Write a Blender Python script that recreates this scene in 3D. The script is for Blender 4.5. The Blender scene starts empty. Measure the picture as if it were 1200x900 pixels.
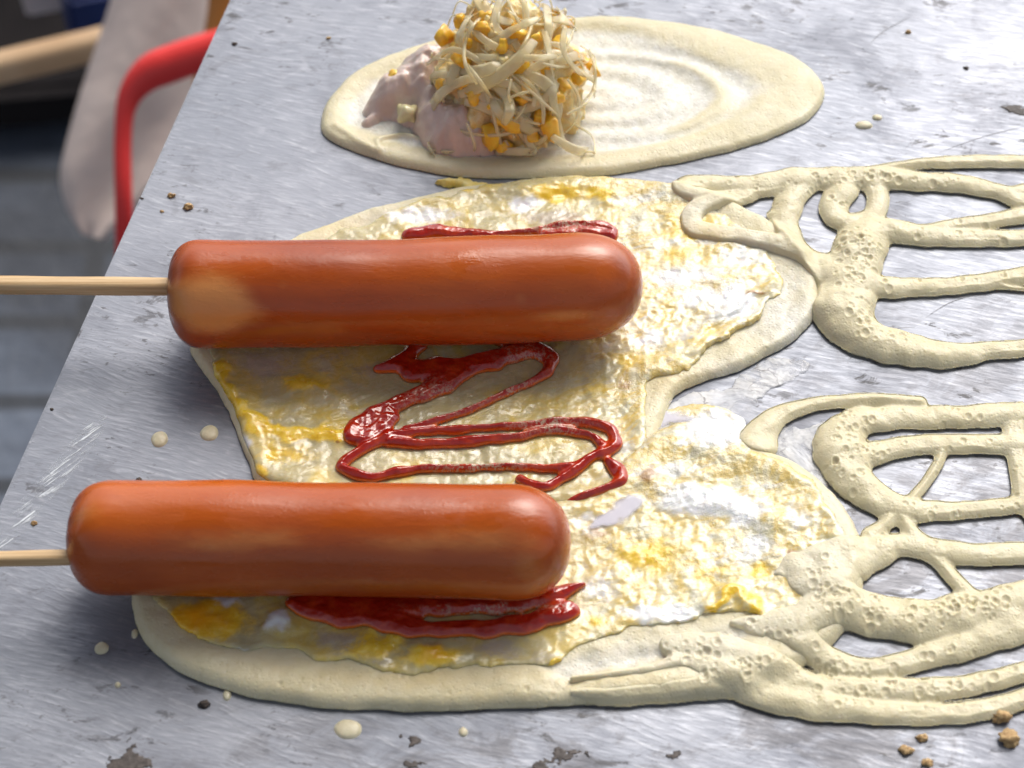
import bpy, bmesh, math, random
import numpy as np
from mathutils import Vector, Matrix, noise as mnoise

random.seed(7)
RNG = np.random.RandomState(11)
SC = bpy.context.scene
COL = SC.collection

# ------------------------------------------------------------------ camera
EL = math.radians(48.0); D = 0.76; FPX = 3000.0
ce, se = math.cos(EL), math.sin(EL)
CAM = np.array([0.0, -D * ce, D * se])
FWD = np.array([0.0, ce, -se]); RGT = np.array([1.0, 0, 0]); UPV = np.array([0.0, se, ce])
cam_d = bpy.data.cameras.new('camera'); cam = bpy.data.objects.new('camera', cam_d); COL.objects.link(cam)
cam.location = CAM; cam.rotation_euler = (math.pi / 2 - EL, 0, 0)
cam_d.sensor_width = 36.0; cam_d.lens = 36.0 * FPX / 1200.0
cam_d.clip_start = 0.02; cam_d.clip_end = 500
cam_d.dof.use_dof = True; cam_d.dof.focus_distance = 0.755; cam_d.dof.aperture_fstop = 16.0
SC.camera = cam

# ------------------------------------------------------------------ sky and sun
SUN_EL, SUN_AZ = math.radians(50), math.radians(24)      # az: clockwise from +Y (away from the camera)
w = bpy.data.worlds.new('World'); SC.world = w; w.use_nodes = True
nt = w.node_tree; nt.nodes.clear()
sky = nt.nodes.new('ShaderNodeTexSky'); sky.sky_type = 'NISHITA'; sky.sun_disc = False
sky.sun_elevation = SUN_EL; sky.sun_rotation = SUN_AZ; sky.air_density = 1.0; sky.dust_density = 4.0
hs = nt.nodes.new('ShaderNodeHueSaturation'); hs.inputs['Saturation'].default_value = 0.45
bg = nt.nodes.new('ShaderNodeBackground'); bg.inputs['Strength'].default_value = 0.10
wo = nt.nodes.new('ShaderNodeOutputWorld')
# sky brightness shaped for the highlights: bright low behind the griddle, dull overhead as under an awning, half bright on the near side
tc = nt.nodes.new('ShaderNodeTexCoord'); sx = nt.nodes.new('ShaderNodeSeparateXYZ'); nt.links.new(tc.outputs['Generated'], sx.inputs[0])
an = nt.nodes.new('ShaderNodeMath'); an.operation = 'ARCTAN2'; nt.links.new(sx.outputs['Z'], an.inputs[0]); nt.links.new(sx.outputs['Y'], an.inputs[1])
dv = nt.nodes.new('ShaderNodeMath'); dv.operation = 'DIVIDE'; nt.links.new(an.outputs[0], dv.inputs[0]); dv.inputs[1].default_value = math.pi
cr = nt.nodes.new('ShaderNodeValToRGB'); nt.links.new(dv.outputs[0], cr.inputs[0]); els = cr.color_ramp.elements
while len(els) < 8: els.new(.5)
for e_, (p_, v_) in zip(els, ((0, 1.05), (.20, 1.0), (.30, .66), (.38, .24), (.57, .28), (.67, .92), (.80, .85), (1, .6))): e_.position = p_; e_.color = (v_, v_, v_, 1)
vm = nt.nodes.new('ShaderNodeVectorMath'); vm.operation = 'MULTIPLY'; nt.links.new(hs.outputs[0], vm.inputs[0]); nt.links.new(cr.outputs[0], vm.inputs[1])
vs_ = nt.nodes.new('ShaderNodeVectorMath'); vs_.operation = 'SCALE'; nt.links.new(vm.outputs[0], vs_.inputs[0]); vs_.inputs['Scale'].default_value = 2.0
# added glow low in the sky at back right, brightens the steel
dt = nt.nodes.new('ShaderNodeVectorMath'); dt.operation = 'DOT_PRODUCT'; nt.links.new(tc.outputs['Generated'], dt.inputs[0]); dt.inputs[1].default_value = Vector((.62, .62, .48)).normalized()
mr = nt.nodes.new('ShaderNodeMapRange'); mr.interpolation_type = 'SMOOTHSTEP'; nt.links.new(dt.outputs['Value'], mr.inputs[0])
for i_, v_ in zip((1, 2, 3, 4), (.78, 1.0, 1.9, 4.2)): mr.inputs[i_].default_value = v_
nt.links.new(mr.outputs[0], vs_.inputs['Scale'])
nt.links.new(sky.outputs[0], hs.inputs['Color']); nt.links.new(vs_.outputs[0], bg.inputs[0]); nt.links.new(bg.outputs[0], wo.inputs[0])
sd = bpy.data.lights.new('sun', 'SUN'); sd.energy = 1.5; sd.angle = math.radians(34); sd.color = (1.0, 0.95, 0.87)
sun = bpy.data.objects.new('sun', sd); COL.objects.link(sun)
sv = Vector((math.sin(SUN_AZ) * math.cos(SUN_EL), math.cos(SUN_AZ) * math.cos(SUN_EL), math.sin(SUN_EL)))
sun.rotation_euler = sv.to_track_quat('Z', 'Y').to_euler()
SC.view_settings.view_transform = 'Standard'; SC.view_settings.look = 'None'
SC.view_settings.exposure = 0.0; SC.view_settings.gamma = 1.0

# ------------------------------------------------------------------ pixel of the photo -> point of the place
def ray(px, py):
    return FWD + (px - 600) / FPX * RGT + (450 - py) / FPX * UPV
def at(px, py, z=0.0):
    d = ray(px, py); t = (z - CAM[2]) / d[2]
    return CAM + d * t
def deep(px, py, depth):
    return CAM + ray(px, py) * depth
def mpp(px, py, z=0.0):
    d = ray(px, py); return ((z - CAM[2]) / d[2]) / FPX

# ------------------------------------------------------------------ numeric helpers
_P = RNG.permutation(256); _P = np.concatenate([_P, _P, _P])
_G = np.stack([np.cos(np.arange(256) * 2 * np.pi / 256), np.sin(np.arange(256) * 2 * np.pi / 256)], 1)[RNG.permutation(256)]
def perlin(x, y):
    xi = np.floor(x).astype(int); yi = np.floor(y).astype(int); xf = x - xi; yf = y - yi
    u = xf ** 3 * (xf * (xf * 6 - 15) + 10); v = yf ** 3 * (yf * (yf * 6 - 15) + 10)
    def g(a, b, fx, fy):
        h = _P[(_P[a & 255] + b) & 255]; q = _G[h]
        return q[..., 0] * fx + q[..., 1] * fy
    n00 = g(xi, yi, xf, yf); n10 = g(xi + 1, yi, xf - 1, yf); n01 = g(xi, yi + 1, xf, yf - 1); n11 = g(xi + 1, yi + 1, xf - 1, yf - 1)
    return ((n00 * (1 - u) + n10 * u) * (1 - v) + (n01 * (1 - u) + n11 * u) * v) * 1.4
def fbm(x, y, scale, octv=4, gain=0.5, seed=0.0):
    s = 0; a = 1.0; f = 1.0 / scale
    for o in range(octv):
        s = s + a * perlin(x * f + seed + 17.3 * o, y * f - seed * 1.7 + 9.1 * o); a *= gain; f *= 2.03
    return s
def sstep(a, b, x):
    t = np.clip((x - a) / (b - a), 0, 1); return t * t * (3 - 2 * t)
def catmull(pts, n=10, closed=False):
    P = np.array(pts, float); m = len(P); out = []
    rng = range(m if closed else m - 1)
    for i in rng:
        if closed: p0, p1, p2, p3 = P[i - 1], P[i], P[(i + 1) % m], P[(i + 2) % m]
        else: p0, p1, p2, p3 = P[max(i - 1, 0)], P[i], P[i + 1], P[min(i + 2, m - 1)]
        for k in range(n):
            t = k / n
            out.append(0.5 * (2 * p1 + (p2 - p0) * t + (2 * p0 - 5 * p1 + 4 * p2 - p3) * t * t + (3 * p1 - p0 - 3 * p2 + p3) * t ** 3))
    if not closed: out.append(P[-1])
    return np.array(out)

class Grid:
    """a rectangle of ground sampled every res metres"""
    def __init__(s, x0, x1, y0, y1, res=0.0004):
        s.res = res; s.x = np.arange(x0, x1, res); s.y = np.arange(y0, y1, res)
        s.X, s.Y = np.meshgrid(s.x, s.y)
    def window(s, xa, xb, ya, yb):
        i0 = max(int((xa - s.x[0]) / s.res) - 1, 0); i1 = min(int((xb - s.x[0]) / s.res) + 2, len(s.x))
        j0 = max(int((ya - s.y[0]) / s.res) - 1, 0); j1 = min(int((yb - s.y[0]) / s.res) + 2, len(s.y))
        return slice(j0, max(j1, j0)), slice(i0, max(i1, i0))

def stroke_fields(g, strokes, hk=0.62, wob=0.06, hmax=0.0055, seed=0.0, pwr=0.5):
    """strokes: lists of (x, y, r) in metres -> (signed distance, height)"""
    S = np.full(g.X.shape, -1.0); H4 = np.zeros(g.X.shape); k = 0.0018
    for si, st in enumerate(strokes):
        st = catmull(st, 9)
        s1 = np.full(g.X.shape, -1.0); h1 = np.zeros(g.X.shape)
        for a, b in zip(st[:-1], st[1:]):
            R = max(a[2], b[2]) + 0.004
            w_ = g.window(min(a[0], b[0]) - R, max(a[0], b[0]) + R, min(a[1], b[1]) - R, max(a[1], b[1]) + R)
            X = g.X[w_]; Y = g.Y[w_]
            if X.size == 0: continue
            dx, dy = b[0] - a[0], b[1] - a[1]; L = dx * dx + dy * dy + 1e-12
            t = np.clip(((X - a[0]) * dx + (Y - a[1]) * dy) / L, 0, 1)
            r = (a[2] + (b[2] - a[2]) * t)
            if wob: r = r * (1 + wob * 2.0 * perlin(X * 160 + si * 3.1 + seed, Y * 160))
            d = np.hypot(X - a[0] - dx * t, Y - a[1] - dy * t)
            s1[w_] = np.maximum(s1[w_], r - d)
            h1[w_] = np.maximum(h1[w_], np.minimum(hk * r, hmax) * np.clip(1 - (d / r) ** 2, 0, 1) ** pwr)
        # smooth union of the outlines, p-norm of the heights
        hh = np.clip(0.5 + 0.5 * (s1 - S) / k, 0, 1)
        S = S * (1 - hh) + s1 * hh + k * hh * (1 - hh)
        H4 += h1 ** 4
    H = H4 ** 0.25
    base = np.sqrt(np.clip(S, 0, 0.002) * 0.0022)
    return S, np.maximum(H, base)

def poly_sdf(g, poly):
    """positive inside"""
    best = np.full(g.X.shape, 1e9); inside = np.zeros(g.X.shape, bool)
    n = len(poly)
    for i in range(n):
        a, b = poly[i][:2], poly[(i + 1) % n][:2]
        dx, dy = b[0] - a[0], b[1] - a[1]; L = dx * dx + dy * dy + 1e-14
        t = np.clip(((g.X - a[0]) * dx + (g.Y - a[1]) * dy) / L, 0, 1)
        best = np.minimum(best, (g.X - a[0] - dx * t) ** 2 + (g.Y - a[1] - dy * t) ** 2)
        if abs(dy) > 1e-12:
            c = ((a[1] > g.Y) != (b[1] > g.Y)) & (g.X < (b[0] - a[0]) * (g.Y - a[1]) / (b[1] - a[1]) + a[0])
            inside ^= c
    return np.where(inside, 1, -1) * np.sqrt(best)

def sheet_mesh(name, g, Z, S, mat, attrs=None, inset=0.0, foot=0.0, Zb=None, parent=None):
    """turn the part of a height sheet with S > 0 into a mesh; its rim is snapped to S = 0 and turned under"""
    ny, nx = g.X.shape
    ins = S > 0
    cell = ins[:-1, :-1] | ins[1:, :-1] | ins[:-1, 1:] | ins[1:, 1:]
    gy, gx = np.gradient(S, g.res); gm = np.maximum(np.hypot(gx, gy), 0.3)
    X = g.X.copy(); Y = g.Y.copy(); Zz = Z.copy()
    out = ~ins
    mv = np.clip(-S, 0, 1.5 * g.res)
    X[out] += (mv * gx / gm)[out]; Y[out] += (mv * gy / gm)[out]
    if Zb is None: Zb = np.zeros_like(Z)
    Zz[out] = (Zb + foot)[out]
    used = np.zeros((ny, nx), bool)
    for a in (slice(0, -1), slice(1, None)):
        for b in (slice(0, -1), slice(1, None)): used[a, b] |= cell
    idx = np.full((ny, nx), -1); n = used.sum(); idx[used] = np.arange(n)
    V = np.stack([X[used], Y[used], Zz[used]], 1)
    q = np.stack([idx[:-1, :-1][cell], idx[:-1, 1:][cell], idx[1:, 1:][cell], idx[1:, :-1][cell]], 1)
    # rim
    e = np.concatenate([q[:, [0, 1]], q[:, [1, 2]], q[:, [2, 3]], q[:, [3, 0]]])
    key = np.sort(e, 1); key = key[:, 0].astype(np.int64) * n + key[:, 1]
    u_, inv, cnt = np.unique(key, return_inverse=True, return_counts=True)
    rim = e[cnt[inv] == 1]
    rv = np.unique(rim); m = np.full(n, -1); m[rv] = n + np.arange(len(rv))
    GX = (gx / gm)[used]; GY = (gy / gm)[used]; ZB = Zb[used]
    V2 = np.stack([V[rv, 0] + inset * GX[rv], V[rv, 1] + inset * GY[rv], ZB[rv] - 0.00015], 1)
    V = np.concatenate([V, V2])
    F = np.concatenate([q, np.stack([rim[:, 1], rim[:, 0], m[rim[:, 0]], m[rim[:, 1]]], 1)])
    me = bpy.data.meshes.new(name)
    me.vertices.add(len(V)); me.vertices.foreach_set('co', V.astype(np.float32).ravel())
    me.loops.add(F.size); me.loops.foreach_set('vertex_index', F.astype(np.int32).ravel())
    me.polygons.add(len(F)); me.polygons.foreach_set('loop_start', np.arange(0, F.size, 4, dtype=np.int32))
    sm = np.ones(len(F), bool); sm[len(q):] = False; me.polygons.foreach_set('use_smooth', sm)
    me.update(calc_edges=True); me.validate()
    for k, A in (attrs or {}).items():
        at_ = me.attributes.new(k, 'FLOAT', 'POINT'); v = A[used]
        v = np.concatenate([v, v[rv]]).astype(np.float32)
        if len(me.vertices) == len(v): at_.data.foreach_set('value', v)
    o = bpy.data.objects.new(name, me); COL.objects.link(o); me.materials.append(mat)
    if parent: o.parent = parent; o.matrix_parent_inverse = parent.matrix_world.inverted()
    return o

# ------------------------------------------------------------------ object helpers
def tag(o, label=None, cat=None, group=None, kind=None):
    if label: o['label'] = label
    if cat: o['category'] = cat
    if group: o['group'] = group
    if kind: o['kind'] = kind
    return o
def empty(name, loc):
    o = bpy.data.objects.new(name, None); COL.objects.link(o); o.location = loc; o.empty_display_size = 0.01
    bpy.context.view_layer.update(); return o
def obj(name, bm, mat, parent=None, smooth=True):
    me = bpy.data.meshes.new(name); bmesh.ops.recalc_face_normals(bm, faces=bm.faces); bm.to_mesh(me); bm.free()
    if smooth: me.polygons.foreach_set('use_smooth', np.ones(len(me.polygons), bool))
    me.materials.append(mat)
    o = bpy.data.objects.new(name, me); COL.objects.link(o)
    if parent: o.parent = parent; o.matrix_parent_inverse = parent.matrix_world.inverted()
    return o
def tube(bm, pts, rad, seg=12, square=False, cap=True):
    """swept tube, rad a number or one per point"""
    P = [Vector(p) for p in pts]; n = len(P); rings = []
    up = Vector((0, 0, 1))
    for i, p in enumerate(P):
        t = (P[min(i + 1, n - 1)] - P[max(i - 1, 0)]).normalized()
        a = t.cross(up); a = a.normalized() if a.length > 1e-4 else Vector((1, 0, 0)); b = a.cross(t).normalized()
        r = rad[i] if hasattr(rad, '__len__') else rad
        ring = []
        for k in range(seg):
            th = 2 * math.pi * (k + 0.5) / seg; c, s = math.cos(th), math.sin(th)
            if square:
                q = 1.0 / (abs(c) ** 6 + abs(s) ** 6) ** (1 / 6.0); c, s = c * q * .86, s * q * .86
            ring.append(bm.verts.new(p + a * (c * r) + b * (s * r)))
        rings.append(ring)
    for r0, r1 in zip(rings[:-1], rings[1:]):
        for k in range(seg): bm.faces.new((r0[k], r0[(k + 1) % seg], r1[(k + 1) % seg], r1[k]))
    if cap: bm.faces.new(rings[0][::-1]); bm.faces.new(rings[-1])
    return rings

# ------------------------------------------------------------------ material helpers
class Mat:
    def __init__(s, name):
        s.m = bpy.data.materials.new(name); s.m.use_nodes = True; s.t = s.m.node_tree; s.n = s.t.nodes; s.l = s.t.links
        s.b = s.n['Principled BSDF']; s._tc = None
    def add(s, typ, **kw):
        x = s.n.new(typ)
        for k, v in kw.items(): setattr(x, k, v)
        return x
    def put(s, sock, v):
        if hasattr(v, 'is_output') or hasattr(v, 'links'): s.l.new(v, sock)
        elif isinstance(v, (tuple, list)) and len(v) == 3 and sock.type == 'RGBA': sock.default_value = (*v, 1)
        else: sock.default_value = v
    def set(s, **kw):
        for k, v in kw.items(): s.put(s.b.inputs[k.replace('_', ' ')], v)
        return s
    def coord(s, scale=(1, 1, 1), rot=(0, 0, 0), kind='Object'):
        if s._tc is None: s._tc = s.add('ShaderNodeTexCoord')
        mp = s.add('ShaderNodeMapping'); mp.inputs['Scale'].default_value = scale; 
        src = s._tc.outputs[kind]
        if any(rot):                                   # turn first, stretch afterwards
            m2 = s.add('ShaderNodeMapping'); m2.inputs['Rotation'].default_value = rot; s.l.new(src, m2.inputs[0]); src = m2.outputs[0]
        s.l.new(src, mp.inputs[0]); return mp.outputs[0]
    def noise(s, scale, detail=4, rough=0.55, co=None, dist=0.0, out='Fac'):
        x = s.add('ShaderNodeTexNoise'); x.inputs['Scale'].default_value = scale; x.inputs['Detail'].default_value = detail
        x.inputs['Roughness'].default_value = rough; x.inputs['Distortion'].default_value = dist
        s.l.new(co if co is not None else s.coord(), x.inputs['Vector']); return x.outputs[out]
    def voro(s, scale, co=None, feat='F1', out='Distance', rnd=1.0):
        x = s.add('ShaderNodeTexVoronoi', feature=feat); x.inputs['Scale'].default_value = scale; x.inputs['Randomness'].default_value = rnd
        s.l.new(co if co is not None else s.coord(), x.inputs['Vector']); return x.outputs[out]
    def ramp(s, fac, stops):
        x = s.add('ShaderNodeValToRGB'); e = x.color_ramp.elements
        while len(e) < len(stops): e.new(0.5)
        for el, (p, c) in zip(e, stops):
            el.position = p; el.color = (*c, 1) if len(c) == 3 else c
        s.l.new(fac, x.inputs[0]); return x.outputs[0]
    def fr(s, fac, a, b, c=0.0, d=1.0):
        x = s.add('ShaderNodeMapRange', interpolation_type='SMOOTHSTEP'); s.l.new(fac, x.inputs[0])
        for i, v in zip((1, 2, 3, 4), (a, b, c, d)): x.inputs[i].default_value = v
        return x.outputs[0]
    def mix(s, fac, a, b, mode='MIX'):
        x = s.add('ShaderNodeMix', data_type='RGBA', blend_type=mode)
        s.put(x.inputs[0], fac); s.put(x.inputs[6], a); s.put(x.inputs[7], b); return x.outputs[2]
    def math(s, op, a, b=0.0):
        x = s.add('ShaderNodeMath', operation=op); s.put(x.inputs[0], a); s.put(x.inputs[1], b); return x.outputs[0]
    def attr(s, name):
        x = s.add('ShaderNodeAttribute'); x.attribute_name = name; return x.outputs['Fac']
    def bump(s, h, dist, strength=1.0, prev=None):
        x = s.add('ShaderNodeBump'); x.inputs['Distance'].default_value = dist; s.put(x.inputs['Strength'], strength)
        s.l.new(h, x.inputs['Height'])
        if prev is not None: s.l.new(prev, x.inputs['Normal'])
        s.l.new(x.outputs[0], s.b.inputs['Normal']); return x.outputs[0]

def mat_steel():
    m = Mat('worn_steel')
    wv = m.noise(14, 3, .5, out='Color')
    def strokes(sc, rot, wob):                       # brush strokes that wander a little
        co = m.coord((1, 1, 1), (0, 0, math.radians(rot))); ad = m.add('ShaderNodeVectorMath', operation='MULTIPLY_ADD')
        m.l.new(wv, ad.inputs[0]); ad.inputs[1].default_value = (wob, wob, 0); m.l.new(co, ad.inputs[2])
        mp = m.add('ShaderNodeMapping'); mp.inputs['Scale'].default_value = sc; m.l.new(ad.outputs[0], mp.inputs[0]); return mp.outputs[0]
    br = m.noise(1, 4, 0.6, strokes((110, 900, 1), 14, .012))
    br2 = m.noise(1, 4, 0.6, strokes((80, 620, 1), 27, .014))
    br3 = m.noise(1, 3, 0.6, strokes((160, 1300, 1), 4, .02))
    blot = m.noise(30, 6, 0.65, dist=0.6); cloud = m.noise(11, 4, 0.55)
    spot = m.noise(105, 6, 0.72, m.coord((0.75, 1.5, 1)), dist=0.5); big = m.noise(13, 3, 0.5, m.coord((1, 1.2, 1)))
    col = m.mix(m.fr(cloud, .3, .7), (0.200, 0.216, 0.254), (0.262, 0.276, 0.315))
    pm = m.fr(m.noise(22, 3, .5, dist=.5), .38, .6, .15, 1)
    col = m.mix(m.math('MULTIPLY', m.fr(br, 0.45, 0.78, 0, .45), pm), col, (0.47, 0.485, 0.53))
    col = m.mix(m.math('MULTIPLY', m.fr(br2, 0.54, 0.76, 0, .5), m.math('SUBTRACT', 1.15, pm)), col, (0.54, 0.555, 0.59))
    col = m.mix(m.fr(br3, 0.25, 0.5, .3, 0), col, (0.12, 0.13, 0.165))
    bl2 = m.noise(75, 6, .7, m.coord((.8, 1.2, 1)), dist=.8)
    col = m.mix(m.fr(bl2, .54, .68, 0, .4), col, (0.13, 0.132, 0.15))
    col = m.mix(m.fr(bl2, .30, .42, .2, 0), col, (0.46, 0.475, 0.52))
    col = m.mix(m.fr(blot, 0.50, 0.68, 0, 0.4), col, (0.135, 0.14, 0.17))
    col = m.mix(m.fr(blot, 0.25, 0.42, 0.2, 0), col, (0.45, 0.47, 0.53))
    dark = m.math('MULTIPLY', m.fr(spot, 0.57, 0.64), m.fr(big, 0.44, 0.58))
    sp2 = m.noise(330, 4, .75, m.coord((0.6, 1.3, 1)), dist=.3); d2 = m.math('MULTIPLY', m.fr(sp2, .57, .66), m.fr(m.noise(16, 3, .5, m.coord((1.3, 1.1, 1)), dist=.4), .50, .66))
    dark = m.math('MAXIMUM', dark, m.math('MULTIPLY', d2, .85))
    col = m.mix(m.math('MULTIPLY', dark, .85), col, (0.045, 0.043, 0.05))
    sp_ = m.add('ShaderNodeSeparateXYZ'); m.l.new(m.coord(), sp_.inputs[0])
    dirt = m.math('MULTIPLY', m.fr(m.math('SUBTRACT', sp_.outputs[0], m.math('MULTIPLY', sp_.outputs[1], 1.5)), .02, .22), m.fr(m.noise(48, 6, .72, m.coord((.8, 1.1, 1)), dist=.9), .46, .62))
    col = m.mix(m.math('MULTIPLY', dirt, .6), col, (0.085, 0.08, 0.085))
    rg = m.math('ADD', m.fr(br, 0.3, 0.75, 0.5, 0.36), m.fr(blot, 0.4, 0.7, 0.0, 0.12))
    m.set(Base_Color=col, Metallic=m.fr(dark, 0, 1, 0.5, 0.1), Roughness=rg)
    h = m.math('ADD', br, br2)
    m.bump(h, 0.00022, 0.5)
    return m.m

def batter_base(m, tint=(1, 1, 1)):
    n1 = m.noise(60, 4, 0.6); n2 = m.noise(700, 2, 0.6)
    c = m.ramp(n1, [(0.3, (0.62 * tint[0], 0.55 * tint[1], 0.345 * tint[2])), (0.7, (0.71 * tint[0], 0.645 * tint[1], 0.445 * tint[2]))])
    return m.mix(m.fr(n2, 0.35, 0.7, 0, .18), c, (0.74, 0.69, 0.53))
def mat_batter():
    m = Mat('batter'); c = batter_base(m)
    c = m.mix(m.math('MULTIPLY', m.attr('thin'), .85), c, m.mix(m.fr(m.noise(420, 3, .6), .35, .65), (0.62, 0.61, 0.55), (0.78, 0.775, 0.73)))
    c = m.mix(m.math('MULTIPLY', m.attr('yolk'), .7), c, (0.74, 0.50, 0.10))
    c = m.mix(m.math('MULTIPLY', m.attr('pit'), .05), c, (0.66, 0.56, 0.34))
    m.set(Base_Color=c, Roughness=m.fr(m.noise(90, 2), .3, .7, .32, .5), Subsurface_Weight=0.35, Subsurface_Radius=(0.004, 0.003, 0.0015), Subsurface_Scale=0.5)
    m.b.inputs['Specular IOR Level'].default_value = 0.4
    b = m.bump(m.fr(m.voro(620), .06, .34), 0.00035, 0.28)
    b = m.bump(m.voro(1300), 0.0002, 0.25, b)
    m.bump(m.noise(1100, 3, .6), 0.00022, 0.5, b)
    return m.m
def mat_egg():
    m = Mat('cooked_egg')
    n1 = m.noise(58, 6, 0.65, m.coord((.8, 1.3, 1), (0, 0, -.5)), dist=1.0); n2 = m.noise(260, 5, 0.7, dist=.5); n3 = m.noise(900, 3, 0.7)
    c = m.ramp(n1, [(0.28, (0.50, 0.49, 0.41)), (0.42, (0.62, 0.57, 0.36)), (0.52, (0.70, 0.52, 0.15)), (0.60, (0.68, 0.60, 0.35)), (0.74, (0.74, 0.72, 0.62))])
    c = m.mix(m.fr(n2, 0.52, 0.68, 0, .5), c, (0.80, 0.78, 0.70))
    c = m.mix(m.fr(n2, 0.28, 0.42, .35, 0), c, (0.70, 0.55, 0.24))
    fs = m.noise(1, 5, .65, m.coord((26, 85, 1), (0, 0, -.35)), dist=1.2)
    c = m.mix(m.fr(fs, .54, .66, 0, .7), c, (0.64, 0.67, 0.68))
    c = m.mix(m.fr(fs, .30, .42, .6, 0), c, (0.66, 0.50, 0.16))
    soft = m.attr('soft'); n4 = m.noise(45, 4, .55, dist=.4)
    c = m.mix(m.math('MULTIPLY', soft, .88), c, m.ramp(n4, [(.34, (0.40, 0.35, 0.19)), (.47, (0.52, 0.46, 0.25)), (.58, (0.66, 0.50, 0.12)), (.68, (0.62, 0.57, 0.36)), (.78, (0.70, 0.67, 0.50))]))
    yk = m.attr('yolk')
    yc = m.ramp(n2, [(0.3, (0.74, 0.44, 0.02)), (0.55, (0.86, 0.60, 0.05)), (0.75, (0.88, 0.72, 0.24))])
    c = m.mix(m.fr(m.math('ADD', yk, m.math('MULTIPLY', m.math('SUBTRACT', n2, .5), .9)), 0.3, 0.75), c, yc)
    c = m.mix(m.math('MULTIPLY', m.attr('rich'), .9), c, (0.90, 0.38, 0.008))
    c = m.mix(m.fr(m.math('ADD', m.attr('white'), m.math('MULTIPLY', m.math('SUBTRACT', n2, .5), .8)), 0.3, 0.8), c, (0.76, 0.775, 0.77))
    c = m.mix(m.fr(m.math('ADD', m.attr('grey'), m.math('MULTIPLY', m.math('SUBTRACT', n3, .5), .8)), 0.35, 0.9, 0, .8), c, (0.46, 0.40, 0.33))
    c = m.mix(m.fr(m.math('ADD', m.attr('brown'), m.math('MULTIPLY', m.math('SUBTRACT', n2, .5), .8)), 0.35, 0.9, 0, .85), c, (0.34, 0.17, 0.05))
    m.set(Base_Color=c, Roughness=m.fr(n2, .3, .7, .12, .36), Subsurface_Weight=0.3, Subsurface_Radius=(0.004, 0.003, 0.001), Subsurface_Scale=0.4)
    m.b.inputs['Specular IOR Level'].default_value = 0.55
    pt = m.fr(m.noise(38, 4, .6, dist=.8), .42, .60, .05, 1)
    st = m.noise(1, 5, .65, m.coord((60, 190, 1), (0, 0, -.35)), dist=.8)
    b = m.bump(st, 0.0016, .28)
    b = m.bump(n2, 0.0009, m.math('MULTIPLY', pt, m.fr(soft, 0, 1, .26, .16)), b)
    m.bump(n3, 0.0005, m.math('MULTIPLY', pt, m.fr(soft, 0, 1, .75, .2)), b)
    m.b.inputs['Coat Weight'].default_value = .4; m.b.inputs['Coat Roughness'].default_value = .07
    return m.m
def mat_ketchup():
    m = Mat('red_sauce')
    n = m.noise(160, 4, .6); th = m.attr('thick')
    c = m.mix(m.fr(th, .2, .95), (0.74, 0.16, 0.010), (0.36, 0.012, 0.004))
    c = m.mix(m.fr(n, .45, .7, 0, .6), c, (0.58, 0.06, 0.008))
    pep = m.math('MULTIPLY', m.fr(m.noise(900, 3, .7), .46, .60), m.attr('dust'))
    c = m.mix(pep, c, (0.52, 0.42, 0.29))
    m.set(Base_Color=c, Roughness=m.math('ADD', m.fr(n, .3, .7, .08, .22), m.math('MULTIPLY', pep, .5)), Subsurface_Weight=0.15, Subsurface_Radius=(0.004, 0.001, 0.0005), Subsurface_Scale=0.3)
    m.set(Alpha=m.fr(th, 0, .45, .45, 1.0))
    m.b.inputs['Coat Weight'].default_value = 0.6; m.b.inputs['Coat Roughness'].default_value = 0.04
    m.bump(m.noise(260, 3, .5), 0.0005, 0.45)
    return m.m
def mat_sausage():
    m = Mat('sausage_skin')
    n1 = m.noise(26, 4, .6, m.coord((0.55, 1, 1))); n2 = m.noise(600, 3, .6); n3 = m.noise(90, 4, .6, m.coord((.4, 1, 1)))
    c = m.ramp(n1, [(0.3, (0.32, 0.050, 0.003)), (0.5, (0.425, 0.077, 0.005)), (0.74, (0.52, 0.115, 0.010))])
    c = m.mix(m.fr(n3, .55, .75, 0, .4), c, (0.32, 0.040, 0.001))
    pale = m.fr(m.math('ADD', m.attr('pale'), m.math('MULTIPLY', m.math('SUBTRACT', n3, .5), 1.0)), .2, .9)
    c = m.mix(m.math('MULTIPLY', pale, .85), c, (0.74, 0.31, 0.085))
    c = m.mix(m.math('MULTIPLY', m.attr('burn'), .75), c, (0.13, 0.022, 0.008))
    m.set(Base_Color=c, Roughness=m.mix(m.fr(m.noise(55, 4, .65, m.coord((.5, 1, 1))), .54, .62), m.fr(n3, .35, .7, .24, .36), (.12, .12, .12)), Subsurface_Weight=0.05, Subsurface_Radius=(0.006, 0.002, 0.001), Subsurface_Scale=0.5)
    m.b.inputs['Specular IOR Level'].default_value = 0.46
    m.b.inputs['Coat Weight'].default_value = 0.15; m.b.inputs['Coat Roughness'].default_value = 0.1
    b = m.bump(n2, 0.00012, 0.35)
    b = m.bump(m.noise(150, 5, .65, m.coord((.35, 1, 1)), dist=.5), 0.0006, 0.42, b)
    m.bump(m.math('MULTIPLY', m.fr(m.noise(800, 2, .5), .54, .7), m.fr(m.noise(60, 2, .5), .5, .64)), 0.00014, 0.2, b)
    return m.m
def mat_bamboo():
    m = Mat('bamboo')
    n = m.noise(1, 4, .6, m.coord((25, 900, 900)))
    m.set(Base_Color=m.ramp(n, [(0.3, (0.50, 0.30, 0.13)), (0.7, (0.72, 0.52, 0.29))]), Roughness=.5)
    m.bump(n, 0.0003, .5); return m.m
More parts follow.
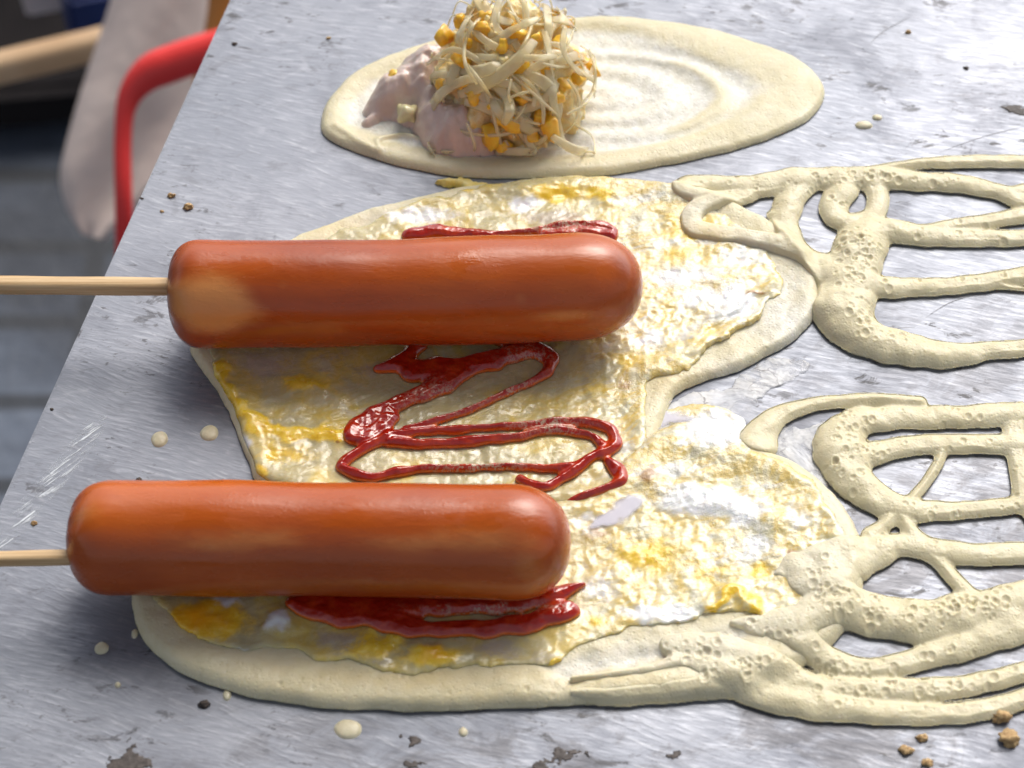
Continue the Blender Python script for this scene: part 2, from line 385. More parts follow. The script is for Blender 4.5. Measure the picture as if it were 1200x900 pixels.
def mat_simple(name, c0, c1, scale, rough=.5, bump=0.0, metal=0.0, spec=None, sss=0.0, detail=4, coat=0.0):
    m = Mat(name); n = m.noise(scale, detail, .6)
    m.set(Base_Color=m.ramp(n, [(0.32, c0), (0.68, c1)]), Roughness=rough, Metallic=metal)
    if sss: m.set(Subsurface_Weight=sss, Subsurface_Radius=(0.005, 0.003, 0.0015), Subsurface_Scale=.6)
    if spec is not None: m.b.inputs['Specular IOR Level'].default_value = spec
    if coat: m.b.inputs['Coat Weight'].default_value = coat; m.b.inputs['Coat Roughness'].default_value = .1
    if bump: m.bump(n, bump, .8)
    return m.m

M_STEEL = mat_steel(); M_BAT = mat_batter(); M_EGG = mat_egg(); M_KET = mat_ketchup(); M_SAU = mat_sausage(); M_BAM = mat_bamboo()

# ------------------------------------------------------------------ setting: ground far below, steel griddle plate
GZ = -0.80
def mat_ground():
    m = Mat('dark_pavement')
    n = m.noise(5, 4, .6); n2 = m.noise(60, 4, .7)
    c = m.ramp(n, [(0.36, (0.028, 0.034, 0.048)), (0.52, (0.062, 0.077, 0.108)), (0.68, (0.135, 0.162, 0.212))])
    bk_ = m.add('ShaderNodeTexBrick'); bk_.inputs['Scale'].default_value = 3.2; bk_.inputs['Mortar Size'].default_value = .03; bk_.inputs['Mortar Smooth'].default_value = .4; bk_.offset = 0; m.l.new(m.coord(), bk_.inputs['Vector'])
    c = m.mix(m.fr(n2, .4, .7, 0, .3), c, (0.08, 0.09, 0.11)); c = m.mix(m.math('MULTIPLY', bk_.outputs['Fac'], .8), c, (0.016, 0.018, 0.022))
    m.set(Base_Color=c, Roughness=.7); m.bump(n2, 0.004, .6); return m.m
bm = bmesh.new()
bmesh.ops.create_grid(bm, x_segments=4, y_segments=4, size=60, matrix=Matrix.Translation((0, 20, GZ)))
tag(obj('ground', bm, mat_ground(), smooth=False), 'dark grey blue pavement far below the griddle', None, kind='structure')

e0 = at(268, 0); e1 = at(-4, 597); ed = (e1 - e0) / np.linalg.norm(e1 - e0)
bk = e0 - ed * 0.22; fr_ = e1 + ed * 0.34
plate_xy = [(bk[0], bk[1]), (fr_[0], fr_[1]), (0.40, fr_[1]), (0.40, bk[1])]
bm = bmesh.new(); T = 0.008
top = [bm.verts.new((x, y, 0)) for x, y in plate_xy]; bot = [bm.verts.new((x, y, -T)) for x, y in plate_xy]
bm.faces.new(top); bm.faces.new(bot[::-1])
for i in range(4): bm.faces.new((top[i], bot[i], bot[(i + 1) % 4], top[(i + 1) % 4]))
bmesh.ops.recalc_face_normals(bm, faces=bm.faces)
bmesh.ops.bevel(bm, geom=[e for e in bm.edges if all(v.co.z == 0 for v in e.verts)], offset=0.0012, segments=3, affect='EDGES')
plate = obj('griddle_plate', bm, M_STEEL, smooth=False)
tag(plate, 'scratched bare steel griddle plate with a straight worn left edge', 'griddle')
M_SCR = mat_simple('scratch_mark', (0.16, 0.16, 0.18), (0.24, 0.24, 0.26), 300, .5)
for pts, wd in (([(1017, 54), (1035, 37), (1068, 19)], .5), ([(1100, 179), (1150, 161), (1210, 146)], .5), ([(1085, 372), (1120, 352), (1180, 338)], .45)):
    P = catmull([at(*p) for p in pts], 8); bm = bmesh.new(); vs = []
    for i, p in enumerate(P):
        t = P[min(i + 1, len(P) - 1)] - P[max(i - 1, 0)]; t /= np.linalg.norm(t); nn = np.array([-t[1], t[0], 0]) * wd * 0.00022 * math.sin(math.pi * (i + .6) / (len(P) + .2))
        vs.append((bm.verts.new((*(p + nn)[:2], 0.0001)), bm.verts.new((*(p - nn)[:2], 0.0001))))
    for a, b in zip(vs[:-1], vs[1:]): bm.faces.new((a[0], a[1], b[1], b[0]))
    obj('scratch', bm, M_SCR, plate, smooth=False)

def mat_scrape():
    m = Mat('bright_scrape'); n = m.noise(1, 5, .65, m.coord((70, 900, 1), (0, 0, math.radians(-46)))); n2 = m.noise(120, 4, .65)
    m.set(Base_Color=m.mix(n2, (0.46, 0.50, 0.55), (0.64, 0.67, 0.71)), Metallic=.3, Roughness=.4, Alpha=m.math('MULTIPLY', m.fr(n, .46, .62), m.math('MULTIPLY', m.fr(n2, .35, .55), m.attr('fade'))))
    m.bump(n, .0003, .6); return m.m
M_SCRB = mat_scrape()
def scrape(pts):
    P = catmull([at(*p)[:2] for p in pts], 8, closed=True); g = Grid(P[:, 0].min() - .002, P[:, 0].max() + .002, P[:, 1].min() - .002, P[:, 1].max() + .002, .0004)
    S = poly_sdf(g, P); sheet_mesh('scrape', g, np.full(g.X.shape, .00012), S, M_SCRB, dict(fade=np.clip(S / .002, 0, 1)), 0, 0, parent=plate)

# ------------------------------------------------------------------ pancakes
def px_poly(pts, n=8, z=0.0, wob=0.0):
    P = catmull([at(x, y, z)[:2] for x, y in pts], n, closed=True); return P
def px_strokes(lists, org=(0, 0), sc=1.0, k=1.12, z=0.0015):
    out = []
    for st in lists:
        q = []
        for (x, y, r) in st:
            px, py = org[0] + x / sc, org[1] + y / sc
            p = at(px, py, z); q.append((p[0], p[1], r / sc * mpp(px, py) * k))
        out.append(q)
    return out
def spots(g, lst, z=0.004):
    """lst: (px, py, rx, ry, weight) soft spots, or polylines [(px,py),...], r, weight"""
    A = np.zeros(g.X.shape)
    WX = g.X + 0.0022 * perlin(g.X * 210, g.Y * 210 + 5); WY = g.Y + 0.0022 * perlin(g.X * 210 + 40, g.Y * 210)
    for s in lst:
        if len(s) == 5:
            p = at(s[0], s[1], z); k = mpp(s[0], s[1])
            d = ((WX - p[0]) / (s[2] * k)) ** 2 + ((WY - p[1]) / (s[3] * k / 0.74)) ** 2
            A = np.maximum(A, s[4] * np.exp(-d))
        else:
            P = catmull([at(x, y, z)[:2] for x, y in s[0]], 6); k = mpp(*s[0][0])
            d = np.full(g.X.shape, 1e9)
            for a, b in zip(P[:-1], P[1:]):
                dx, dy = b - a; t = np.clip(((WX - a[0]) * dx + (WY - a[1]) * dy) / (dx * dx + dy * dy + 1e-12), 0, 1)
                d = np.minimum(d, (WX - a[0] - dx * t) ** 2 + (WY - a[1] - dy * t) ** 2)
            A = np.maximum(A, s[2] * np.exp(-d / (s[1] * k) ** 2))
    return A
def craters(g, H, S, centres, n, seed, rmin=0.0006, rmax=0.00135):
    rs = np.random.RandomState(seed); pit = np.zeros_like(H)
    for (px, py, rx, ry, m) in centres:
        for _ in range(int(m * .8)):
            a = rs.rand() * 6.283; q = math.sqrt(rs.rand())
            p = at(px + rx * q * math.cos(a), py + ry * q * math.sin(a), 0.003); r = rmin + (rmax - rmin) * rs.rand() ** 1.6
            w_ = g.window(p[0] - 2 * r, p[0] + 2 * r, p[1] - 2 * r, p[1] + 2 * r)
            if g.X[w_].size == 0: continue
            d = np.hypot(g.X[w_] - p[0], (g.Y[w_] - p[1]) * 0.85) / r
            hole = np.clip(1 - d * d, 0, 1) ** 0.8
            H[w_] -= hole * r * 0.36; H[w_] += 0.10 * r * np.exp(-((d - 1.15) / 0.22) ** 2)
            pit[w_] = np.maximum(pit[w_], hole)
    np.maximum(H, 0.0003, out=H); return pit
def rimprofile(S, T, wdt):
    q = np.clip(S / wdt, 0, 1); return T * np.sqrt(1 - (1 - q) ** 2)

scrape([(-10, 640), (20, 590), (70, 530), (100, 492), (125, 485), (120, 510), (95, 545), (50, 600), (10, 645)])

# ---- the pancake at the back, a spread round with swirl ridges
def back_pancake():
    root = empty('pancake', at(670, 118))
    tag(root, 'smooth round batter pancake with spiral ridges under the vegetable heap', 'pancake')
    poly = px_poly([(377, 148), (386, 116), (428, 80), (510, 50), (600, 30), (690, 22), (780, 27), (860, 44), (926, 66), (957, 90), (966, 112), (956, 134),
                    (930, 152), (880, 172), (800, 192), (720, 204), (620, 210), (540, 208), (470, 196), (410, 176), (384, 163)])
    lo, hi = poly.min(0) - .004, poly.max(0) + .004
    g = Grid(lo[0], hi[0], lo[1], hi[1], 0.00045)
    S = poly_sdf(g, poly) + 0.0006 * fbm(g.X, g.Y, .02, 3)
    c = at(690, 112)[:2]
    dx, dy = (g.X - c[0]), (g.Y - c[1]); ang = np.arctan2(dy, dx)
    ex = (at(962, 112) - at(377, 112))[0] / 2; c2 = at(690, 118)[:2]; ey = (at(670, 24) - at(670, 210))[1] / 2
    nrm = 1 - np.hypot((g.X - c2[0]) / ex, (g.Y - c2[1]) / ey)           # 0 at the rim .. 1 inside
    wob = fbm(g.X, g.Y, .03, 3)
    # broad rim bead, wider on the right
    right = sstep(at(700, 110)[0], at(900, 110)[0], g.X)
    rw = 0.0085 + 0.014 * right
    rimb = np.exp(-((S - rw * .45) / (rw * .55)) ** 2)
    film = 0.0012 + 0.00034 * np.sin(nrm * 30 + ang * 1.0 + wob * .5) * sstep(.22, .4, nrm) + 0.0001 * fbm(g.X, g.Y, .004, 3)
    film = film + right * (.0009 * np.exp(-((nrm - .46 + .03 * wob) / .045) ** 2) + .0007 * np.exp(-((nrm - .74 + .03 * wob) / .05) ** 2))
    H = film + 0.0015 * rimb
    # an inner spiral strand
    sp = px_strokes([
                     [(395, 150, 8), (440, 178, 8), (445, 165, 7), (480, 160, 6), (520, 178, 5)]])
    S2, H2 = stroke_fields(g, sp, hk=.14, hmax=.0010)
    H = (H ** 3 + (H2 + 0.0006 * sstep(0, .002, S2)) ** 3) ** (1 / 3.0)
    edge = rimprofile(S, 1.0, .0022)
    H = H * edge
    thin = (1 - sstep(.0014, .0026, H)) * sstep(.005, .011, S)
    thin = np.clip(thin + .25 * fbm(g.X, g.Y, .01, 3), 0, 1) * sstep(.004, .010, S)
    sheet_mesh('batter', g, H, S, M_BAT, dict(thin=thin), inset=.0004, foot=.0005, parent=root)
back_pancake()

def egg_layer(root, g, S_base, H_base, poly, seed, amp, yolk=(), rich=(), white=(), grey=(), brown=(), folds=(), thickness=.0007, smooth=()):
    S = poly_sdf(g, poly) + 0.0022 * fbm(g.X, g.Y, .012, 4, seed=seed)
    S = np.minimum(S, S_base - 0.0012)
    rough = fbm(g.X, g.Y, .009, 5, .55, seed); fine = fbm(g.X, g.Y, .0022, 3, .6, seed + 3)
    calm = np.clip(spots(g, smooth), 0, 1) if smooth else 0.0
    at_soft = 1 - sstep(at(600, 450)[0], at(760, 450)[0], g.X)
    patch = sstep(-.15, .35, fbm(g.X, g.Y, .022, 3, .5, seed + 20))
    bub = np.abs(fbm(g.X, g.Y, .006, 3, .5, seed + 8))
    t = thickness * rimprofile(S, 1, .0022) + (amp * .00042 * rough + amp * .00009 * fine * patch + .0004 * (.35 - bub) * amp * patch) * (1 - .75 * calm) * (1 - .4 * at_soft) * sstep(0, .004, S)
    if folds: t = t + 0.0016 * np.clip(spots(g, folds), 0, 1)
    Z = H_base + np.maximum(t, .0002)
    at_ = dict(yolk=spots(g, yolk), white=spots(g, white), grey=spots(g, grey), brown=spots(g, brown), rich=spots(g, rich),
               soft=1 - sstep(at(600, 450)[0], at(760, 450)[0], g.X + .01 * fbm(g.X, g.Y, .03, 3)))
    o = sheet_mesh('egg', g, Z, S, M_EGG, at_, inset=.0003, foot=.0002, Zb=H_base, parent=root)
    ZZ = np.where(S > 0, Z, H_base)
    return o, ZZ

# ---- the middle pancake with the upper lace of batter
def middle_pancake():
    root = empty('pancake', at(600, 400))
    tag(root, 'egg pancake under the back sausage, joined to the upper looping batter', 'pancake')
    poly = px_poly([(226, 400), (250, 345), (300, 305), (370, 272), (450, 243), (540, 224), (640, 212), (720, 213), (800, 220), (880, 250), (935, 290),
                    (958, 335), (955, 375), (920, 408), (860, 438), (810, 456), (785, 472), (772, 520), (758, 570), (705, 600), (560, 600), (400, 598), (310, 570), (292, 545),
                    (275, 505), (262, 470), (238, 440), (226, 420)], 7)
    lo, hi = poly.min(0) - .004, poly.max(0) + .004
    g = Grid(lo[0], hi[0], lo[1], hi[1], 0.00042)
    S = poly_sdf(g, poly) + 0.0008 * fbm(g.X, g.Y, .015, 3, seed=4)
    H = (0.0024 + 0.0004 * fbm(g.X, g.Y, .012, 4) + 0.0007 * np.exp(-((S - .004) / .004) ** 2)) * rimprofile(S, 1, .0024)
    thin = spots(g, [(890, 330, 60, 30, .9), (920, 370, 50, 35, .9), (850, 430, 60, 16, .6), (470, 255, 60, 15, .6)])
    sheet_mesh('batter', g, H, S, M_BAT, dict(thin=thin, yolk=spots(g, [(800, 440, 60, 18, .35), (420, 265, 60, 14, .3)])), inset=.0005, foot=.0007, parent=root)
    egg = px_poly([(243, 415), (262, 380), (330, 320), (430, 268), (520, 238), (600, 218), (650, 208), (720, 214), (790, 226), (850, 262), (900, 300), (915, 340),
                   (890, 375), (850, 405), (800, 440), (762, 462), (760, 510), (748, 568), (705, 604), (560, 606), (400, 604), (318, 580), (290, 548), (276, 510), (262, 470), (250, 440)], 7)
    o, Z = egg_layer(root, g, S, H, egg, 2.0, 1.0,
        yolk=[([(258, 425), (262, 455), (280, 480), (310, 500), (350, 508), (420, 505)], 13, 1.0), (355, 447, 34, 11, 1.0), (300, 560, 14, 20, .9), (330, 530, 50, 14, .7),
              (650, 225, 40, 12, .9), (700, 226, 22, 8, 1.0), (810, 262, 45, 25, .75), (790, 300, 60, 30, .6), (545, 215, 20, 8, .9), (700, 455, 40, 18, .5), (380, 300, 30, 10, .4), (500, 545, 30, 10, .5), (830, 390, 40, 30, .5), (740, 420, 40, 18, .55)],
        white=[(490, 250, 60, 12, .9), (615, 238, 22, 10, 1.0), (800, 320, 60, 20, .8), (860, 350, 40, 30, .9), (560, 470, 60, 20, .4), (520, 520, 80, 10, .5), (870, 300, 40, 20, .7), (830, 345, 50, 14, .9), (760, 395, 30, 16, .8), (285, 515, 8, 18, .8), (420, 480, 60, 8, .5), (540, 590, 100, 14, .4)],
        grey=[(310, 425, 40, 22, .9), (430, 430, 40, 14, .7), (650, 252, 55, 12, 1.0), (560, 440, 80, 12, .5), (540, 505, 120, 9, .75), (600, 545, 60, 8, .7), (390, 415, 40, 10, .6), (690, 415, 30, 14, .6)],
        brown=[(735, 447, 8, 12, .8), (885, 341, 14, 3, 1.2), (795, 343, 12, 3, .9), (765, 555, 14, 12, 1.0), (668, 252, 20, 4, .7), (700, 420, 16, 6, .6), (402, 514, 4, 3, 1.2)],
        folds=[([(800, 408), (840, 372), (880, 345), (905, 330)], 7, .5), ([(260, 430), (270, 470), (310, 500), (400, 506)], 12, .6), ([(620, 225), (660, 218), (720, 226)], 14, .7), (355, 447, 34, 11, .7),
               ([(760, 430), (800, 415), (850, 395), (900, 365)], 14, .8)],
        smooth=[(310, 425, 50, 30, 1), (440, 430, 60, 20, .8)])
    # lace strokes traced in a crop with origin (740,150), 2.609 times the photo
    L = [[(1330, 100, 22), (1200, 98, 22), (1050, 98, 22), (930, 102, 19), (840, 110, 16), (740, 130, 20)],
         [(1330, 225, 30), (1210, 222, 28), (1120, 190, 28), (1000, 165, 32), (880, 158, 34), (760, 148, 38), (620, 150, 38), (500, 152, 38), (380, 172, 34), (260, 168, 30), (180, 168, 30), (150, 195, 28), (190, 218, 26), (280, 205, 22), (370, 190, 26), (460, 170, 30)],
         [(1340, 150, 22), (1240, 178, 22), (1150, 200, 22)],
         [(350, 205, 24), (260, 235, 26), (190, 270, 30), (190, 315, 32), (260, 335, 30), (360, 350, 28), (450, 372, 30), (540, 398, 34), (620, 420, 40)],
         [(520, 170, 40), (482, 225, 36), (468, 285, 34), (490, 345, 34), (545, 410, 34), (600, 445, 46)],
         [(430, 262, 12), (455, 258, 16), (470, 262, 22)],
         [(650, 185, 36), (622, 225, 36), (628, 270, 34), (680, 285, 32), (738, 262, 28), (755, 215, 26), (745, 180, 28)],
         [(1340, 245, 24), (1200, 262, 26), (1090, 282, 24), (1000, 292, 22), (900, 318, 26)],
         [(1340, 335, 26), (1200, 332, 27), (1040, 332, 30), (900, 325, 34), (790, 312, 42), (700, 325, 44), (690, 370, 58)],
         [(740, 290, 34), (705, 360, 62), (680, 440, 62), (660, 510, 70), (650, 570, 72), (690, 620, 58)],
         [(1350, 418, 26), (1200, 446, 27), (1060, 470, 28), (900, 482, 30), (770, 482, 36), (690, 470, 46)],
         [(640, 560, 70), (690, 630, 56), (790, 662, 58), (900, 682, 48), (980, 690, 42), (1080, 678, 30), (1200, 668, 28), (1340, 655, 28)],
         [(1130, 478, 7), (1180, 486, 7), (1340, 492, 8)]]
    st = px_strokes(L, (740, 150), 2.609, 1.3)
    p0, p1 = at(780, 150), at(1245, 440)
    g2 = Grid(at(785, 200)[0] - .01, at(1240, 300)[0], at(900, 435)[1] - .006, at(900, 175)[1] + .006, 0.00028)
    S2, H2 = stroke_fields(g2, st, hk=.60, hmax=.0060, pwr=.56)
    H2 = H2 + .00025 * fbm(g2.X, g2.Y, .006, 3) * sstep(0, .003, S2)
    # over the cooked egg the strokes ride on the pancake
    sb = poly_sdf(g2, poly); H2 = H2 * (1 - .35 * sstep(.002, .02, sb)) + .0034 * sstep(-.002, .004, sb) * sstep(0, .0012, S2)
    pit = craters(g2, H2, S2, [(1000, 315, 22, 45, 60), (1000, 285, 25, 20, 24), (1050, 390, 55, 14, 40), (985, 205, 40, 10, 26), (1100, 205, 80, 7, 22), (1010, 365, 20, 20, 26), (980, 235, 14, 8, 8), (1100, 300, 90, 90, 90), (900, 215, 80, 30, 30)], 0, 5)
    over = sstep(.001, .012, sb)
    sheet_mesh('batter_lace', g2, H2, S2, M_BAT, dict(pit=pit, yolk=spots(g2, [(830, 275, 30, 14, .45)]), thin=.35 * over), inset=.0006, foot=.0011, parent=root)
    return g, Z
G_MID, Z_MID = middle_pancake()

# ---- the front pancake with the lower lace of batter
def mat_film():
    m = Mat('egg_white_film'); n = m.noise(75, 5, .6, dist=.6)
    x = m.add('ShaderNodeTexVoronoi', feature='DISTANCE_TO_EDGE'); x.inputs['Scale'].default_value = 120; ad = m.add('ShaderNodeVectorMath', operation='MULTIPLY_ADD')
    m.l.new(m.noise(90, 4, .6, out='Color'), ad.inputs[0]); ad.inputs[1].default_value = (.012, .012, 0); m.l.new(m.coord((1, 1, 0)), ad.inputs[2]); m.l.new(ad.outputs[0], x.inputs['Vector'])
    crack = m.math('MULTIPLY', m.fr(x.outputs[0], .008, .05, 1, 0), m.fr(n, .45, .6))
    c = m.mix(m.fr(n, .35, .65), (0.78, 0.80, 0.84), (0.86, 0.85, 0.82)); c = m.mix(m.math('MULTIPLY', crack, .8), c, (0.28, 0.26, 0.25))
    m.set(Base_Color=c, Roughness=.25, Alpha=m.fr(m.noise(55, 5, .7, dist=.5),   .38, .62, .0, .7))
    m.bump(m.noise(160, 5, .65, m.coord((1, 2.2, 1))), .0007, .6); return m.m
def front_pancake():
    root = empty('pancake', at(600, 720))
    tag(root, 'egg pancake under the front sausage, joined to the lower looping batter', 'pancake')
    poly = px_poly([(156, 712), (162, 740), (185, 772), (225, 798), (290, 818), (360, 829), (440, 835), (520, 835), (600, 832), (680, 828), (760, 822), (850, 818), (930, 790), (990, 740), (1012, 690),
                    (1010, 640), (990, 600), (965, 570), (930, 545), (880, 525), (830, 505), (790, 500), (740, 530), (690, 580), (600, 600), (480, 598), (360, 608), (260, 628), (190, 655), (162, 682)], 7)
    lo, hi = poly.min(0) - .004, poly.max(0) + .012
    g = Grid(lo[0], hi[0], lo[1], hi[1], 0.00042)
    S = poly_sdf(g, poly) + 0.0006 * fbm(g.X, g.Y, .015, 3, seed=9)
    low = sstep(at(600, 760)[1], at(600, 830)[1], g.Y)
    H = (0.0030 + 0.0004 * fbm(g.X, g.Y, .012, 4, seed=3) + 0.0011 * np.exp(-((S - .006) / .006) ** 2)) * rimprofile(S, 1, .0032)
    gm_, zm_ = G_MID, Z_MID
    ii = np.round((g.X - gm_.x[0]) / gm_.res).astype(int); jj = np.round((g.Y - gm_.y[0]) / gm_.res).astype(int)
    ok = (ii >= 0) & (ii < len(gm_.x)) & (jj >= 0) & (jj < len(gm_.y))
    under = np.where(ok, zm_[np.clip(jj, 0, len(gm_.y) - 1), np.clip(ii, 0, len(gm_.x) - 1)], 0.0)
    for _ in range(14): under = (under + np.roll(under, 2, 0) + np.roll(under, -2, 0) + np.roll(under, 2, 1) + np.roll(under, -2, 1)) / 5
    H = np.maximum(H, under * (S > -.002) - .0006 + .0014 * sstep(0, .008, S))       # it lies over the edge of the middle pancake
    sag = spots(g, [([(660, 790), (720, 775), (800, 760), (860, 750)], 17, 1.0)]); H = H - .0013 * np.clip(sag, 0, 1)
    thin = .9 * spots(g, [([(660, 785), (720, 770), (800, 755), (860, 745)], 18, 1.0), (950, 600, 40, 25, .6)])
    pit = craters(g, H, S, [(400, 800, 150, 14, 40), (600, 815, 100, 8, 14), (250, 780, 60, 12, 14)], 0, 8, .0003, .0008)
    sheet_mesh('batter', g, H, S, M_BAT, dict(thin=thin, pit=pit, yolk=spots(g, [(480, 795, 140, 14, .35), (700, 795, 80, 8, .3), (560, 810, 60, 8, .25)])), inset=.0006, foot=.0009, parent=root)
    fp = px_poly([(770, 540), (770, 490), (800, 468), (850, 455), (880, 430), (915, 418), (945, 426), (925, 448), (890, 470), (885, 490), (925, 500), (965, 495), (985, 520), (975, 560), (960, 590), (900, 560), (830, 540)], 6)
    g3 = Grid(fp[:, 0].min() - .003, fp[:, 0].max() + .003, fp[:, 1].min() - .003, fp[:, 1].max() + .003, .0004)
    S3 = poly_sdf(g3, fp) + .0022 * fbm(g3.X, g3.Y, .009, 4, .6, 3)
    sheet_mesh('egg_white_film', g3,   .0003 * rimprofile(S3, 1, .004) + .00012 * fbm(g3.X, g3.Y, .004, 3) + .0002, S3, mat_film(), {}, .0001, .0001, parent=root)
    egg = px_poly([(183, 712), (205, 738), (245, 762), (290, 775), (340, 768), (390, 782), (450, 795), (520, 795), (590, 785), (640, 788), (690, 765), (740, 745), (800, 735), (870, 722), (900, 735), (940, 725), (975, 690),
                   (985, 640), (965, 590), (930, 560), (880, 532), (870, 495), (850, 480), (800, 476), (760, 500), (720, 570), (600, 590), (480, 594), (360, 606), (260, 630), (205, 660), (186, 688)], 7)
    S_ext = np.maximum(S, .004 * (poly_sdf(g, px_poly([(740, 520), (745, 470), (800, 462), (880, 445), (900, 470), (880, 500), (890, 530), (800, 560)], 7)) > 0))
    o, Z = egg_layer(root, g, S_ext, np.maximum(H, .0002), egg, 6.0, 1.1,
        yolk=[(240, 728, 54, 22, 1.3), (440, 755, 45, 16, .95), (505, 770, 36, 15, 1.0), (400, 745, 40, 12, .5), ([(640, 788), (690, 762), (760, 742), (850, 722)], 7, 1.0), ([(830, 715), (862, 693), (880, 700), (892, 722)], 8, 1.0), (760, 650, 55, 26, .75), (830, 670, 50, 24, .6),
              (700, 730, 24, 12, .8), (890, 665, 14, 12, .8), (900, 600, 40, 20, .4), (720, 640, 30, 14, .5), (790, 610, 40, 16, .45)],
        rich=[(232, 727, 34, 15, 1.0), (510, 768, 14, 8, .4)],
        white=[(326, 730, 17, 13, 1.1), (262, 706, 26, 5, 1.0), (780, 718, 60, 12, 1.0), (820, 585, 70, 25, .9), (880, 640, 40, 22, .7), (870, 600, 40, 20, .9), (700, 690, 30, 14, .7), (850, 500, 60, 30, 1.1), (690, 610, 40, 10, .7), (940, 610, 30, 30, .6), (282, 762, 14, 7, .7)],
        grey=[(395, 750, 35, 15, 1.0), (450, 775, 30, 8, .7), (580, 760, 45, 14, .8), (690, 625, 20, 10, .8), (640, 770, 30, 8, .6)],
        brown=[(763, 557, 13, 12, 1.2), (705, 622, 14, 8, .9), (930, 648, 14, 4, .9), (690, 632, 10, 5, .7)],
        folds=[(245, 726, 46, 20, .9), (326, 730, 20, 14, 1.0), ([(640, 788), (690, 762), (760, 742), (850, 722)], 8, 1.1), (505, 768, 34, 15, .9), (435, 755, 40, 15, .8), ([(830, 715), (862, 693), (892, 722)], 9, .8), ([(770, 560), (850, 590), (930, 620)], 18, .7)],
        smooth=[(245, 728, 45, 20, 1), (326, 730, 22, 15, 1), (395, 752, 40, 16, 1), (580, 760, 50, 16, 1)])
    A = px_strokes([[(388, 262, 48), (392, 240, 48), (410, 205, 40), (450, 172, 30), (530, 143, 24), (620, 128, 21), (740, 120, 20), (880, 130, 20)],
         [(1340, 160, 36), (1200, 165, 38), (1060, 172, 38), (920, 176, 38), (800, 178, 38), (700, 190, 46), (645, 235, 62), (640, 300, 66), (680, 370, 56), (750, 425, 46), (840, 458, 40), (950, 462, 30), (1080, 455, 27), (1200, 440, 27), (1340, 425, 28)],
         [(700, 300, 40), (770, 278, 36), (850, 262, 32), (1000, 258, 32), (1180, 258, 34), (1340, 255, 34)],
         [(1185, 170, 28), (1172, 250, 30), (1188, 330, 26), (1200, 420, 28), (1235, 480, 28)],
         [(950, 280, 14), (938, 315, 14), (905, 370, 14), (855, 430, 16)],
         [(800, 465, 26), (780, 500, 20), (735, 535, 24)], [(825, 470, 24), (848, 515, 22), (875, 550, 26)],
         [(1340, 592, 34), (1200, 592, 34), (1060, 595, 36), (940, 582, 38), (830, 568, 36), (740, 572, 36), (660, 590, 40), (590, 620, 50), (520, 650, 48), (470, 665, 30), (440, 672, 14)],
         [(760, 590, 40), (700, 625, 42), (660, 655, 42), (610, 690, 60), (540, 700, 52), (500, 640, 40)],
         [(930, 600, 26), (975, 655, 22), (1040, 730, 26)],
         [(370, 838, 22), (440, 826, 46), (520, 810, 58), (620, 770, 62), (720, 775, 66), (840, 800, 66), (960, 790, 64), (1080, 765, 62), (1200, 740, 62), (1340, 700, 62)]],
        (740, 420), 2.609, 1.26)
    B = px_strokes([[(380, 322, 14), (440, 325, 32), (520, 345, 46), (600, 385, 44), (680, 425, 38), (770, 435, 30), (870, 420, 32), (950, 395, 40), (1050, 365, 44), (1200, 310, 50), (1330, 260, 50)],
         [(215, 385, 40), (290, 385, 44), (370, 400, 50), (470, 440, 52), (580, 478, 42), (700, 492, 36), (850, 494, 34), (1000, 490, 32), (1100, 472, 30), (1200, 445, 28), (1330, 400, 28)],
         [(225, 425, 24), (300, 440, 40), (400, 475, 52), (500, 515, 48), (620, 540, 44), (760, 556, 38), (900, 562, 34), (1040, 560, 32), (1140, 540, 30), (1240, 508, 28), (1340, 470, 28)],
         [(-150, 520, 8), (-40, 519, 18), (60, 520, 24), (160, 512, 26), (260, 500, 28), (360, 488, 34)],
         [(-150, 488, 6), (-60, 480, 13), (40, 470, 18), (140, 455, 20), (220, 430, 26)]],
        (700, 600), 2.4, 1.18)
    g2 = Grid(at(668, 800)[0], at(1240, 700)[0], at(900, 850)[1] - .006, at(900, 458)[1] + .006, 0.00028)
    S2, H2 = stroke_fields(g2, A + B, hk=.58, hmax=.0062, pwr=.56, seed=5)
    H2 = H2 + .00025 * fbm(g2.X, g2.Y, .006, 3, seed=2) * sstep(0, .003, S2)
    sb = poly_sdf(g2, poly); H2 = H2 * (1 - .3 * sstep(.002, .02, sb)) + .0028 * sstep(-.003, .005, sb) * sstep(0, .0012, S2)
    pit = craters(g2, H2, S2, [(1000, 520, 30, 45, 60), (1060, 715, 120, 22, 95), (960, 705, 35, 16, 30), (890, 740, 55, 12, 40), (810, 765, 40, 14, 26), (940, 780, 80, 14, 40), (1130, 700, 60, 20, 50), (960, 670, 20, 12, 12), (1060, 800, 100, 12, 24), (850, 790, 40, 12, 22), (1080, 560, 120, 90, 90), (1050, 790, 150, 40, 70)], 0, 6)
    sheet_mesh('batter_lace', g2, H2, S2, M_BAT, dict(pit=pit, thin=.3 * sstep(.001, .015, sb)), inset=.0006, foot=.0011, parent=root)
    return g, Z
G_FRO, Z_FRO = front_pancake()

def surf(gz, x, y):
    g, Z = gz; i = int(np.clip(round((x - g.x[0]) / g.res), 0, len(g.x) - 1)); j = int(np.clip(round((y - g.y[0]) / g.res), 0, len(g.y) - 1))
    return float(Z[j, i])

